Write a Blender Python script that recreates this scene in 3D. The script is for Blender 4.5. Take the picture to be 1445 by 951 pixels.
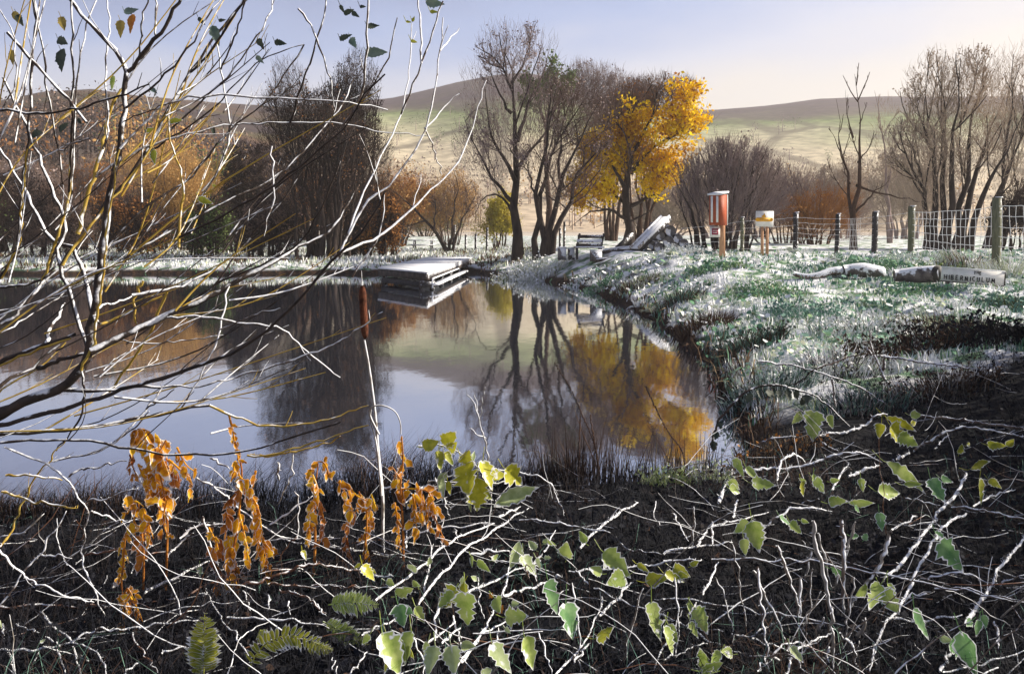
import bpy, math
import numpy as np
from mathutils import Vector
R = math.radians
rng = np.random.default_rng(7)
for o in list(bpy.data.objects): bpy.data.objects.remove(o)
SC = bpy.context.scene
COL = SC.collection

# ------------------------------------------------------------------ camera, sky, sun, exposure
EYE = 1.9          # eye height above the water, which lies at z = 0
F = 1134.0         # focal length in photo pixels (photo 1445 wide)
CX, HY = 722.5, 325.0
cam = bpy.data.cameras.new('camera')
cam.sensor_width = 36; cam.lens = F / 1445 * 36
cam.shift_y = -(475.5 - HY) / 1445
cam.clip_start = 0.05; cam.clip_end = 6000
camo = bpy.data.objects.new('camera', cam); COL.objects.link(camo)
camo.location = (0, 0, EYE); camo.rotation_euler = (R(90), 0, 0)
SC.camera = camo

SUN_EL, SUN_AZ = 31.0, 78.0     # azimuth clockwise from +Y (straight ahead), so the sun is to the right
w = bpy.data.worlds.new('World'); SC.world = w; w.use_nodes = True
nt = w.node_tree; nt.nodes.clear()
out = nt.nodes.new('ShaderNodeOutputWorld'); bg = nt.nodes.new('ShaderNodeBackground')
sky = nt.nodes.new('ShaderNodeTexSky'); sky.sky_type = 'NISHITA'; sky.sun_disc = False
sky.sun_elevation = R(SUN_EL); sky.sun_rotation = R(SUN_AZ); sky.air_density = 1.0; sky.dust_density = 2.2
# thin veil of high cloud over the sky: lavender aloft, cream low down
tc = nt.nodes.new('ShaderNodeTexCoord'); sep = nt.nodes.new('ShaderNodeSeparateXYZ')
nt.links.new(tc.outputs['Generated'], sep.inputs[0])
nz = nt.nodes.new('ShaderNodeTexNoise'); nz.inputs['Scale'].default_value = 2.6; nz.inputs['Detail'].default_value = 7
mp = nt.nodes.new('ShaderNodeMapping'); mp.inputs['Scale'].default_value = (1, 1, 3.0)
nt.links.new(tc.outputs['Generated'], mp.inputs[0]); nt.links.new(mp.outputs[0], nz.inputs['Vector'])
ma = nt.nodes.new('ShaderNodeMath'); ma.operation = 'MULTIPLY_ADD'; ma.inputs[1].default_value = 0.20
nt.links.new(nz.outputs['Fac'], ma.inputs[0])
mz = nt.nodes.new('ShaderNodeMath'); mz.operation = 'MULTIPLY_ADD'; mz.inputs[1].default_value = -0.12
nt.links.new(sep.outputs['X'], mz.inputs[0]); nt.links.new(sep.outputs['Z'], mz.inputs[2])
nt.links.new(mz.outputs[0], ma.inputs[2])
cr = nt.nodes.new('ShaderNodeValToRGB'); e = cr.color_ramp.elements
e[0].position = 0.12; e[0].color = (5.9, 4.9, 4.0, 1)
e[1].position = 0.52; e[1].color = (0.6, 0.75, 1.4, 1)
k = e.new(0.22); k.color = (4.9, 4.35, 3.85, 1)
k = e.new(0.29); k.color = (3.7, 3.75, 4.5, 1)
k = e.new(0.35); k.color = (1.95, 2.5, 4.2, 1)
k = e.new(0.42); k.color = (1.3, 1.6, 2.9, 1)
nt.links.new(ma.outputs[0], cr.inputs[0])
mx = nt.nodes.new('ShaderNodeMixRGB'); mx.inputs[0].default_value = 0.8
nt.links.new(sky.outputs[0], mx.inputs[1]); nt.links.new(cr.outputs[0], mx.inputs[2])
bg.inputs[1].default_value = 0.1
nt.links.new(mx.outputs[0], bg.inputs[0]); nt.links.new(bg.outputs[0], out.inputs[0])

sl = bpy.data.lights.new('sun', 'SUN'); sl.energy = 4.8; sl.angle = R(0.6); sl.color = (1, 0.90, 0.76)
so = bpy.data.objects.new('sun', sl); COL.objects.link(so)
sd = Vector((math.sin(R(SUN_AZ)) * math.cos(R(SUN_EL)), math.cos(R(SUN_AZ)) * math.cos(R(SUN_EL)), math.sin(R(SUN_EL))))
so.rotation_euler = sd.to_track_quat('Z', 'Y').to_euler()
SC.view_settings.view_transform = 'Standard'; SC.view_settings.look = 'None'
SC.view_settings.exposure = 1.0; SC.view_settings.gamma = 1
SC.render.engine = 'CYCLES'
SC.cycles.use_denoising = True
SC.cycles.max_bounces = 6; SC.cycles.diffuse_bounces = 2; SC.cycles.glossy_bounces = 3
SC.cycles.transparent_max_bounces = 6; SC.cycles.volume_bounces = 0

# ------------------------------------------------------------------ helpers
def P(px, py, Y):
    return np.array([(px - CX) / F * Y, Y, EYE - (py - HY) / F * Y])
def nrm(a):
    return a / np.maximum(np.linalg.norm(a, axis=-1, keepdims=True), 1e-9)
def sst(a, b, x):
    t = np.clip((x - a) / (b - a), 0, 1); return t * t * (3 - 2 * t)

_perm = np.random.default_rng(3).random((64, 64))
def vnoise(x, y, s=1.0):
    x = np.asarray(x, float) * s; y = np.asarray(y, float) * s
    xi = np.floor(x).astype(int); yi = np.floor(y).astype(int); fx = x - xi; fy = y - yi
    fx = fx * fx * (3 - 2 * fx); fy = fy * fy * (3 - 2 * fy)
    g = lambda a, b: _perm[a % 64, b % 64]
    return (g(xi, yi) * (1 - fx) + g(xi + 1, yi) * fx) * (1 - fy) + (g(xi, yi + 1) * (1 - fx) + g(xi + 1, yi + 1) * fx) * fy - 0.5

class MB:
    def __init__(s): s.V = []; s.F = []; s.M = []; s.A = []; s.n = 0
    def add(s, v, f, m=0, a=None):
        v = np.asarray(v, float).reshape(-1, 3); f = np.asarray(f, int)
        s.V.append(v); s.F.append(f + s.n)
        s.M.append(np.full(len(f), m) if np.isscalar(m) else np.asarray(m))
        s.A.append(np.zeros(len(v)) if a is None else a); s.n += len(v)
    def box(s, c, size, rot=None, m=0, taper=1.0):
        x, y, z = [k / 2 for k in size]
        v = np.array([[-x, -y, -z], [x, -y, -z], [x, y, -z], [-x, y, -z], [-x * taper, -y * taper, z], [x * taper, -y * taper, z], [x * taper, y * taper, z], [-x * taper, y * taper, z]])
        if rot is not None: v = v @ np.asarray(rot).T
        s.add(v + np.asarray(c), [[0, 3, 2, 1], [4, 5, 6, 7], [0, 1, 5, 4], [1, 2, 6, 5], [2, 3, 7, 6], [3, 0, 4, 7]], m)
    def tubes(s, Pt, Rd, sides=3, m=0, cap=False):
        """Pt (n,k,3), Rd (n,k)"""
        Pt = np.asarray(Pt, float); Rd = np.asarray(Rd, float)
        n, k, _ = Pt.shape
        if n == 0: return
        T = np.empty_like(Pt); T[:, 1:-1] = Pt[:, 2:] - Pt[:, :-2]; T[:, 0] = Pt[:, 1] - Pt[:, 0]; T[:, -1] = Pt[:, -1] - Pt[:, -2]
        T = nrm(T)
        d0 = nrm(Pt[:, -1] - Pt[:, 0])
        ref = np.where(np.abs(d0[:, 1:2]) < 0.8, np.array([[0, 1., 0]]), np.array([[1., 0, 0]]))[:, None, :]
        a = nrm(np.cross(T, ref)); b = np.cross(T, a)
        th = np.arange(sides) / sides * 2 * math.pi
        v = Pt[:, :, None] + Rd[:, :, None, None] * (a[:, :, None] * np.cos(th)[None, None, :, None] + b[:, :, None] * np.sin(th)[None, None, :, None])
        base = (np.arange(n) * k * sides)[:, None, None]; j = (np.arange(k - 1) * sides)[None, :, None]; i = np.arange(sides)[None, None, :]; i2 = (i + 1) % sides
        q = np.stack([base + j + i, base + j + i2, base + j + sides + i2, base + j + sides + i], -1).reshape(-1, 4)
        s.add(v, q, m)
        if cap:
            for e0 in (0, k - 1):
                for bi in range(n):
                    ids = bi * k * sides + e0 * sides + np.arange(sides)
                    c = s.n - n * k * sides
                    s.caps.append((c + ids).tolist()) if hasattr(s, 'caps') else setattr(s, 'caps', [(c + ids).tolist()])
    def tube(s, pts, r, sides=6, m=0, cap=False):
        pts = np.asarray(pts, float); r = np.broadcast_to(np.asarray(r, float), (len(pts),))
        s.tubes(pts[None], r[None], sides, m, cap)
    def blob(s, c, rad, m=0, nu=10, nv=7, rough=0.15, seed=0, rot=None):
        u = np.arange(nu) / nu * 2 * math.pi; vv = np.linspace(0.001, math.pi - 0.001, nv)
        U, Vv = np.meshgrid(u, vv)
        d = np.stack([np.sin(Vv) * np.cos(U), np.sin(Vv) * np.sin(U), np.cos(Vv)], -1)
        r_ = 1 + rough * 2 * vnoise(d[..., 0] * 1.7 + seed, d[..., 1] * 1.7 + d[..., 2] * 2.3 + seed * 1.7, 1.0)
        p = d * r_[..., None] * np.asarray(rad)
        if rot is not None: p = p @ np.asarray(rot).T
        f = [[i * nu + j, (i + 1) * nu + j, (i + 1) * nu + (j + 1) % nu, i * nu + (j + 1) % nu] for i in range(nv - 1) for j in range(nu)]
        s.add(p + np.asarray(c), f, m)
    def bits(s, C, size, m=0, flat=0.0, aspect=0.6):
        """small leaf-like quads, random orientation"""
        n = len(C)
        if n == 0: return
        a = rng.normal(size=(n, 3)); a[:, 2] *= (1 - flat); a = nrm(a)
        b = rng.normal(size=(n, 3)); b[:, 2] *= (1 - flat); b = nrm(b - a * (a * b).sum(-1, keepdims=True))
        sz = (np.asarray(size) * rng.uniform(0.6, 1.3, n))[:, None]
        v = np.stack([C - a * sz, C + b * sz * aspect, C + a * sz, C - b * sz * aspect], 1)
        s.add(v, np.arange(n * 4).reshape(n, 4), m)
    def build(s, name, mats, parent=None, smooth=False, loc=None):
        if not isinstance(mats, (list, tuple)): mats = [mats]
        me = bpy.data.meshes.new(name)
        V = np.concatenate(s.V) if s.V else np.zeros((0, 3))
        if parent is not None: V = V - np.array(parent.location)
        elif loc is not None: V = V - np.array(loc)
        loops = []; tot = []; mi = []
        for f, m in zip(s.F, s.M):
            if len(f) == 0: continue
            loops.append(f.ravel()); tot.append(np.full(len(f), f.shape[1])); mi.append(m)
        for c in getattr(s, 'caps', []):
            loops.append(np.array(c)); tot.append(np.array([len(c)])); mi.append(np.array([0]))
        L = np.concatenate(loops); Tt = np.concatenate(tot); M = np.concatenate(mi)
        me.vertices.add(len(V)); me.vertices.foreach_set('co', V.ravel())
        me.loops.add(len(L)); me.loops.foreach_set('vertex_index', L.astype(np.int32))
        me.polygons.add(len(Tt)); st = np.concatenate([[0], np.cumsum(Tt)[:-1]])
        me.polygons.foreach_set('loop_start', st.astype(np.int32)); me.polygons.foreach_set('loop_total', Tt.astype(np.int32))
        me.polygons.foreach_set('material_index', M.astype(np.int32))
        if smooth: me.polygons.foreach_set('use_smooth', np.ones(len(Tt), bool))
        A = np.concatenate(s.A)
        if A.any():
            at = me.attributes.new('rim', 'FLOAT', 'POINT'); at.data.foreach_set('value', A.astype(np.float32))
        me.update(calc_edges=True)
        for m in mats: me.materials.append(m)
        o = bpy.data.objects.new(name, me); COL.objects.link(o)
        if parent is not None: o.parent = parent
        elif loc is not None: o.location = loc
        return o

def tag(o, label=None, cat=None, group=None, kind=None):
    if label: o['label'] = label
    if cat: o['category'] = cat
    if group: o['group'] = group
    if kind: o['kind'] = kind
    return o
def thing(name, loc, label, cat, group=None):
    o = bpy.data.objects.new(name, None); COL.objects.link(o)
    o.location = tuple(float(v) for v in loc); o.empty_display_size = 0.2
    return tag(o, label, cat, group)

# ------------------------------------------------------------------ materials
FD = (0.66, -0.22, 0.72)     # frost settles on the upper side of things
def mat(name, c1, c2=None, scale=4.0, rough=0.8, frost=None, frost_scale=14, detail=5, rim=False, bump=0.0, fcol=(0.78, 0.8, 0.84), stretch=None, c3=None, sss=0, trans=0.0):
    m = bpy.data.materials.new(name); m.use_nodes = True; t = m.node_tree; b = t.nodes['Principled BSDF']
    b.inputs['Roughness'].default_value = rough; b.inputs['Specular IOR Level'].default_value = 0.25
    geo = t.nodes.new('ShaderNodeNewGeometry')
    src = geo.outputs['Position']
    if stretch:
        mpn = t.nodes.new('ShaderNodeMapping'); mpn.inputs['Scale'].default_value = stretch
        t.links.new(src, mpn.inputs[0]); src = mpn.outputs[0]
    n = t.nodes.new('ShaderNodeTexNoise'); n.inputs['Scale'].default_value = scale; n.inputs['Detail'].default_value = detail; n.inputs['Roughness'].default_value = 0.6
    t.links.new(src, n.inputs['Vector'])
    r = t.nodes.new('ShaderNodeValToRGB'); e = r.color_ramp.elements
    e[0].position = 0.36; e[0].color = (*c1, 1); e[1].position = 0.62; e[1].color = (*(c2 or c1), 1)
    if c3: k = e.new(0.5); k.color = (*c3, 1)
    t.links.new(n.outputs['Fac'], r.inputs[0]); col = r.outputs[0]
    if frost is not None:
        dot = t.nodes.new('ShaderNodeVectorMath'); dot.operation = 'DOT_PRODUCT'; dot.inputs[1].default_value = FD
        t.links.new(geo.outputs['Normal'], dot.inputs[0])
        n2 = t.nodes.new('ShaderNodeTexNoise'); n2.inputs['Scale'].default_value = frost_scale; n2.inputs['Detail'].default_value = 4
        t.links.new(geo.outputs['Position'], n2.inputs['Vector'])
        mu = t.nodes.new('ShaderNodeMath'); mu.operation = 'MULTIPLY_ADD'; mu.inputs[1].default_value = 2.4
        t.links.new(n2.outputs['Fac'], mu.inputs[0]); t.links.new(dot.outputs['Value'], mu.inputs[2])
        mr = t.nodes.new('ShaderNodeMapRange'); mr.inputs['From Min'].default_value = 1.2 + frost; mr.inputs['From Max'].default_value = 1.2 + frost + 0.25
        t.links.new(mu.outputs[0], mr.inputs['Value']); fac = mr.outputs[0]
        if rim:
            at = t.nodes.new('ShaderNodeAttribute'); at.attribute_name = 'rim'
            ad = t.nodes.new('ShaderNodeMath'); ad.operation = 'MULTIPLY_ADD'; ad.inputs[1].default_value = 1.0
            n3 = t.nodes.new('ShaderNodeMath'); n3.operation = 'MULTIPLY_ADD'; n3.inputs[1].default_value = 1.2; n3.inputs[2].default_value = -0.55
            t.links.new(n2.outputs['Fac'], n3.inputs[0]); t.links.new(n3.outputs[0], ad.inputs[2])
            t.links.new(at.outputs['Fac'], ad.inputs[0])
            r2 = t.nodes.new('ShaderNodeMapRange'); r2.inputs['From Min'].default_value = 0.62; r2.inputs['From Max'].default_value = 0.85
            t.links.new(ad.outputs[0], r2.inputs['Value'])
            mm = t.nodes.new('ShaderNodeMath'); mm.operation = 'MAXIMUM'
            t.links.new(fac, mm.inputs[0]); t.links.new(r2.outputs[0], mm.inputs[1]); fac = mm.outputs[0]
        mixn = t.nodes.new('ShaderNodeMixRGB'); t.links.new(fac, mixn.inputs[0]); t.links.new(col, mixn.inputs[1]); mixn.inputs[2].default_value = (*fcol, 1)
        col = mixn.outputs[0]
    t.links.new(col, b.inputs['Base Color'])
    if bump:
        bp = t.nodes.new('ShaderNodeBump'); bp.inputs['Strength'].default_value = min(bump, 1); bp.inputs['Distance'].default_value = 0.02 if bump < 1 else 0.006
        nb = t.nodes.new('ShaderNodeTexNoise'); nb.inputs['Scale'].default_value = scale * 6; nb.inputs['Detail'].default_value = 6
        t.links.new(src, nb.inputs['Vector']); t.links.new(nb.outputs['Fac'], bp.inputs['Height']); t.links.new(bp.outputs[0], b.inputs['Normal'])
    if trans:
        tr = t.nodes.new('ShaderNodeBsdfTranslucent'); t.links.new(col, tr.inputs[0])
        ms = t.nodes.new('ShaderNodeMixShader'); ms.inputs[0].default_value = trans
        t.links.new(b.outputs[0], ms.inputs[1]); t.links.new(tr.outputs[0], ms.inputs[2])
        t.links.new(ms.outputs[0], t.nodes['Material Output'].inputs[0])
    return m

M = {}
M['twig_frost'] = mat('frosted_twig', (0.030, 0.024, 0.022), (0.075, 0.055, 0.045), 9, 0.8, frost=0.50, frost_scale=16, bump=0.3)
M['twig_gold'] = mat('lichen_twig', (0.34, 0.21, 0.03), (0.50, 0.36, 0.08), 9, 0.8, frost=0.75, frost_scale=16)
M['twig_white'] = mat('heavily_frosted_cane', (0.08, 0.055, 0.045), (0.26, 0.20, 0.16), 8, 0.85, frost=0.10, frost_scale=26, bump=1.0)
M['twig_brown'] = mat('brown_cane', (0.16, 0.07, 0.04), (0.28, 0.14, 0.08), 8, 0.7, frost=0.62, frost_scale=11)
M['bark'] = mat('bark', (0.018, 0.013, 0.012), (0.055, 0.040, 0.034), 5, 0.9, bump=0.5, stretch=(1, 1, 0.25))
M['bark_brown'] = mat('bark_brown', (0.04, 0.022, 0.015), (0.085, 0.05, 0.035), 5, 0.9)
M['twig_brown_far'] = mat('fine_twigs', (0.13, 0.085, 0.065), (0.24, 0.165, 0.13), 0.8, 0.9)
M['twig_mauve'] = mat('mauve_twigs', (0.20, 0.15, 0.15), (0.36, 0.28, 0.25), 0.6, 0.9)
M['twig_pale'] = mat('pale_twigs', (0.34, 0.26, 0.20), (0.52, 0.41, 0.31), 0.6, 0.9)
M['twig_dark'] = mat('dark_twigs', (0.022, 0.016, 0.017), (0.065, 0.040, 0.030), 0.7, 0.9)
M['rust'] = mat('rust_leaves', (0.25, 0.10, 0.03), (0.42, 0.20, 0.06), 0.7, 0.85, trans=0.3)
M['tan'] = mat('tan_leaves', (0.40, 0.22, 0.07), (0.60, 0.38, 0.14), 0.7, 0.85, trans=0.3)
M['gold'] = mat('gold_leaves', (0.66, 0.36, 0.010), (0.95, 0.72, 0.03), 0.8, 0.7, trans=0.5, c3=(0.88, 0.58, 0.012))
M['yellow'] = mat('yellow_leaves', (0.42, 0.34, 0.03), (0.62, 0.52, 0.08), 0.8, 0.7, trans=0.4)
M['ivy'] = mat('green_leaves', (0.06, 0.11, 0.03), (0.15, 0.20, 0.06), 0.8, 0.7, trans=0.3)
M['wood_white'] = mat('frosted_planks', (0.20, 0.17, 0.15), (0.34, 0.30, 0.27), 6, 0.8, frost=-0.1, frost_scale=9, stretch=(1, 1, 1))
M['wood_dark'] = mat('wet_timber', (0.030, 0.024, 0.022), (0.09, 0.07, 0.06), 5, 0.8, frost=0.65, frost_scale=20, bump=0.3)
M['wood_green'] = mat('green_timber', (0.09, 0.10, 0.06), (0.17, 0.17, 0.11), 5, 0.85, frost=0.9, frost_scale=12, stretch=(6, 6, 1))
M['post_dark'] = mat('dark_post', (0.020, 0.019, 0.022), (0.06, 0.055, 0.055), 6, 0.85, frost=0.85, frost_scale=12, stretch=(6, 6, 1))
M['post_tan'] = mat('tan_post', (0.42, 0.22, 0.12), (0.58, 0.34, 0.20), 6, 0.8, stretch=(8, 8, 1))
M['box_red'] = mat('red_brown_paint', (0.30, 0.055, 0.022), (0.42, 0.10, 0.04), 7, 0.6, stretch=(3, 3, 12), bump=0.2)
M['white_paint'] = mat('white_paint', (0.72, 0.71, 0.68), (0.82, 0.81, 0.79), 8, 0.5)
M['snow'] = mat('frost_crust', (0.74, 0.76, 0.80), (0.84, 0.85, 0.86), 10, 0.7, bump=0.3)
M['orange_paint'] = mat('orange_paint', (0.72, 0.34, 0.02), (0.80, 0.42, 0.03), 8, 0.5)
M['maroon'] = mat('maroon_paint', (0.25, 0.02, 0.05), (0.30, 0.03, 0.07), 8, 0.5)
M['ink'] = mat('black_lettering', (0.015, 0.014, 0.014), (0.03, 0.028, 0.028), 8, 0.6)
M['wire'] = mat('frosted_wire', (0.62, 0.63, 0.66), (0.78, 0.78, 0.80), 8, 0.5)
M['stone'] = mat('stone', (0.10, 0.095, 0.10), (0.26, 0.24, 0.23), 4, 0.85, frost=0.28, frost_scale=6, bump=0.4)
M['log'] = mat('log_bark', (0.06, 0.052, 0.055), (0.16, 0.14, 0.13), 7, 0.9, frost=0.15, frost_scale=9, bump=0.5)
M['cattail'] = mat('cattail_head', (0.05, 0.018, 0.010), (0.16, 0.055, 0.028), 30, 0.95, bump=0.5)
M['stem_grey'] = mat('grey_stem', (0.17, 0.145, 0.12), (0.36, 0.32, 0.28), 14, 0.8, frost=0.3, frost_scale=16)
M['reed_dark'] = mat('dead_reed', (0.025, 0.018, 0.016), (0.10, 0.055, 0.035), 3, 0.9)
M['reed_straw'] = mat('straw', (0.22, 0.15, 0.08), (0.40, 0.31, 0.19), 3, 0.9)
M['withered'] = mat('withered_leaf', (0.30, 0.10, 0.012), (0.85, 0.55, 0.03), 16, 0.75, frost=1.05, frost_scale=30, rim=True, c3=(0.74, 0.33, 0.012), trans=0.3)
M['withered_red'] = mat('rusty_leaf', (0.30, 0.09, 0.02), (0.62, 0.26, 0.04), 18, 0.75, frost=1.1, frost_scale=30, rim=True, trans=0.2)
def leafmat(n, a, b): return mat(n, a, b, 22, 0.6, frost=0.95, frost_scale=30, rim=True, trans=0.25)
M['leaf_lime'] = leafmat('lime_leaf', (0.26, 0.36, 0.07), (0.44, 0.52, 0.16))
M['leaf_pale'] = leafmat('pale_green_leaf', (0.30, 0.38, 0.15), (0.46, 0.54, 0.28))
M['leaf_green'] = leafmat('green_leaf', (0.10, 0.24, 0.08), (0.22, 0.38, 0.16))
M['leaf_olive'] = leafmat('olive_leaf', (0.20, 0.24, 0.03), (0.42, 0.42, 0.05))
M['leaf_yellow'] = leafmat('yellow_green_leaf', (0.36, 0.36, 0.02), (0.58, 0.56, 0.05))
M['leaf_dark'] = mat('dark_leaf', (0.030, 0.045, 0.035), (0.07, 0.085, 0.06), 22, 0.6, trans=0.15)
M['leaf_teal'] = mat('teal_leaf', (0.10, 0.16, 0.14), (0.18, 0.24, 0.20), 22, 0.6, trans=0.2)
M['leaf_rust'] = mat('rust_leaf', (0.28, 0.10, 0.02), (0.45, 0.20, 0.03), 22, 0.6, trans=0.2)
M['leaf_ochre'] = mat('ochre_leaf', (0.24, 0.19, 0.06), (0.42, 0.32, 0.08), 22, 0.6, trans=0.2)
M['grass_frost'] = mat('frosted_grass', (0.70, 0.74, 0.72), (0.88, 0.88, 0.89), 2.5, 0.8)
M['grass_green'] = mat('green_grass', (0.08, 0.20, 0.09), (0.24, 0.36, 0.16), 1.6, 0.8, c3=(0.12, 0.27, 0.16))
M['grass_teal'] = mat('blue_green_herbs', (0.06, 0.15, 0.13), (0.20, 0.34, 0.26), 1.2, 0.8)
M['grass_pale'] = mat('pale_grass', (0.38, 0.46, 0.28), (0.58, 0.60, 0.42), 1.6, 0.8)
M['litter_black'] = mat('black_dead_stems', (0.006, 0.007, 0.011), (0.018, 0.019, 0.027), 3, 0.9)
M['litter_brown'] = mat('dark_brown_dead_stems', (0.010, 0.010, 0.012), (0.030, 0.022, 0.022), 3, 0.9)
M['grass_brown'] = mat('brown_dead_grass', (0.045, 0.028, 0.018), (0.15, 0.09, 0.05), 1.8, 0.9)

# ------------------------------------------------------------------ ground and pond
def W0(px, py):            # photo point on the water plane
    Y = EYE * F / (py - HY); return ((px - CX) / F * Y, Y)
shore = [(-1400, 384), (-500, 385), (-100, 386), (60, 388), (200, 386), (330, 388), (450, 385), (520, 387), (560, 384), (640, 383), (672, 385), (705, 391), (770, 397), (830, 410),
         (880, 431), (930, 457), (968, 488), (1000, 522), (1024, 570), (1046, 622), (1036, 668), (1000, 700), (930, 708), (850, 712), (760, 716), (680, 722), (600, 738),
         (500, 752), (380, 762), (200, 768), (0, 768), (-500, 760), (-1600, 740)]
POLY = np.array([W0(*p) for p in shore])
def pond_sd(X, Y):
    X = np.asarray(X, float); Y = np.asarray(Y, float)
    d = np.full(X.shape, 1e9); ins = np.zeros(X.shape, bool)
    n = len(POLY)
    for i in range(n):
        ax, ay = POLY[i]; bx, by = POLY[(i + 1) % n]
        ex, ey = bx - ax, by - ay
        t = np.clip(((X - ax) * ex + (Y - ay) * ey) / (ex * ex + ey * ey), 0, 1)
        d = np.minimum(d, np.hypot(X - ax - t * ex, Y - ay - t * ey))
        c = ((ay > Y) != (by > Y)); 
        with np.errstate(divide='ignore', invalid='ignore'):
            xi = ax + (Y - ay) * ex / (ey if ey else 1e-9)
        ins ^= c & (X < xi)
    return np.where(ins, -d, d)
def GZ(X, Y, fine=True):
    X = np.asarray(X, float); Y = np.asarray(Y, float)
    d = pond_sd(X, Y) + 0.25 * vnoise(X, Y, 0.9) + 0.12 * vnoise(X, Y, 3.1)
    out = 0.32 * (1 - np.exp(-np.maximum(d, 0) / 0.30))
    xr = sst(-1.5, 4.0, X + 0.02 * (Y - 20))
    out = out + sst(0, 2.5, d) * (0.80 * sst(9, 26, Y) * xr + 0.16 * sst(30, 40, Y) * (1 - xr) + 0.42 * sst(2.2, 5.5, X) * sst(3.5, 5.5, Y) * (1 - sst(7, 12, Y)))
    if fine:
        out = out + np.clip(d, 0, 1) * (0.10 * vnoise(X + 5, Y, 0.7) + 0.22 * sst(6.5, 9, Y) * (1 - sst(24, 30, Y)) * vnoise(X, Y + 3, 1.15) + 0.09 * vnoise(X, Y + 9, 2.2) + 0.035 * vnoise(X, Y, 6.3))
    return np.where(d > 0, out, -0.55 * (1 - np.exp(d / 0.6)))
ridge_px = [-900, -300, 0, 60, 130, 200, 270, 400, 560, 640, 700, 745, 800, 860, 940, 1000, 1080, 1160, 1250, 1400, 1500, 1800, 2400]
ridge_py = [150, 138, 142, 130, 126, 136, 142, 152, 138, 118, 106, 104, 115, 135, 150, 156, 150, 140, 137, 137, 134, 120, 150]
def hill(X, Y):
    px = X / Y * F + CX
    rp = np.interp(px, ridge_px, ridge_py)
    near = sst(640, 120, px)                     # the left hillside comes down much closer
    Dr = 520 - 190 * near
    zt = 1.9 + (HY - rp) * Dr / F
    s0 = 120 - 30 * near
    t = np.clip((Y - s0) / (Dr - s0), 0, 1)
    prof = near * t ** 0.75 + (1 - near) * (t ** 1.25 * 0.55 + 0.45 * t * t * (3 - 2 * t))
    back = 1 - 0.3 * sst(Dr, Dr + 500, Y)
    return zt * prof * back * np.where(Y > Dr, 1, 1) + (1 - prof) * 1.0 + prof * (1 - prof) * 6 * vnoise(X, Y, 0.02) + 0.6 * t * vnoise(X, Y, 0.09)
def grid(xs, ys, zf, name, m):
    X, Y = np.meshgrid(xs, ys); Z = zf(X, Y)
    ny, nx = X.shape
    i = np.arange(ny - 1)[:, None] * nx + np.arange(nx - 1)[None]
    f = np.stack([i, i + 1, i + nx + 1, i + nx], -1).reshape(-1, 4)
    b = MB(); b.add(np.stack([X, Y, Z], -1), f)
    return b.build(name, m, smooth=True)

# ground material: frosty grass, brown soil on the bank faces, dark peat and litter close by
def ground_mat():
    m = bpy.data.materials.new('frosty_ground'); m.use_nodes = True; t = m.node_tree; b = t.nodes['Principled BSDF']
    b.inputs['Roughness'].default_value = 0.95; b.inputs['Specular IOR Level'].default_value = 0.15
    g = t.nodes.new('ShaderNodeNewGeometry'); s = t.nodes.new('ShaderNodeSeparateXYZ'); t.links.new(g.outputs['Position'], s.inputs[0])
    def noise(sc, det=6):
        n = t.nodes.new('ShaderNodeTexNoise'); n.inputs['Scale'].default_value = sc; n.inputs['Detail'].default_value = det; t.links.new(g.outputs['Position'], n.inputs['Vector']); return n.outputs['Fac']
    def ramp(src, stops):
        r = t.nodes.new('ShaderNodeValToRGB'); e = r.color_ramp.elements
        e[0].position, e[0].color = stops[0][0], (*stops[0][1], 1); e[1].position, e[1].color = stops[-1][0], (*stops[-1][1], 1)
        for p, c in stops[1:-1]: k = e.new(p); k.color = (*c, 1)
        t.links.new(src, r.inputs[0]); return r.outputs[0]
    def rng_(src, a, bb):
        r = t.nodes.new('ShaderNodeMapRange'); r.inputs['From Min'].default_value = a; r.inputs['From Max'].default_value = bb; t.links.new(src, r.inputs['Value']); return r.outputs[0]
    def mix(f, a, c):
        x = t.nodes.new('ShaderNodeMixRGB')
        t.links.new(f, x.inputs[0])
        t.links.new(a, x.inputs[1]); t.links.new(c, x.inputs[2]); return x.outputs[0]
    frosty = ramp(noise(2.2, 8), [(0.30, (0.07, 0.13, 0.07)), (0.40, (0.14, 0.25, 0.14)), (0.46, (0.36, 0.43, 0.33)), (0.51, (0.70, 0.72, 0.73)), (0.7, (0.82, 0.82, 0.83))])
    soil = ramp(noise(5, 8), [(0.35, (0.012, 0.009, 0.008)), (0.55, (0.045, 0.028, 0.018)), (0.7, (0.10, 0.055, 0.03))])
    peat = ramp(noise(6, 8), [(0.35, (0.004, 0.004, 0.006)), (0.58, (0.008, 0.009, 0.012)), (0.74, (0.020, 0.016, 0.017))])
    sn = t.nodes.new('ShaderNodeSeparateXYZ'); t.links.new(g.outputs['Normal'], sn.inputs[0])
    steep = rng_(sn.outputs['Z'], 0.93, 0.80)
    far = rng_(s.outputs['Y'], 70, 40)   # no use far away
    col = mix(steep, frosty, soil)
    # boundary of the dark litter, wavy
    add = t.nodes.new('ShaderNodeMath'); add.operation = 'MULTIPLY_ADD'; add.inputs[1].default_value = 5.0
    t.links.new(noise(0.9, 8), add.inputs[0]); t.links.new(s.outputs['Y'], add.inputs[2])
    nearf = rng_(add.outputs[0], 10.9, 9.5)
    col = mix(nearf, col, peat)
    low = rng_(s.outputs['Z'], 0.20, 0.10)
    col = mix(low, col, soil)
    t.links.new(col, b.inputs['Base Color'])
    bp = t.nodes.new('ShaderNodeBump'); bp.inputs['Strength'].default_value = 0.8; bp.inputs['Distance'].default_value = 0.05
    t.links.new(noise(14, 8), bp.inputs['Height']); t.links.new(bp.outputs[0], b.inputs['Normal'])
    return m
GM = ground_mat()
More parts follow.
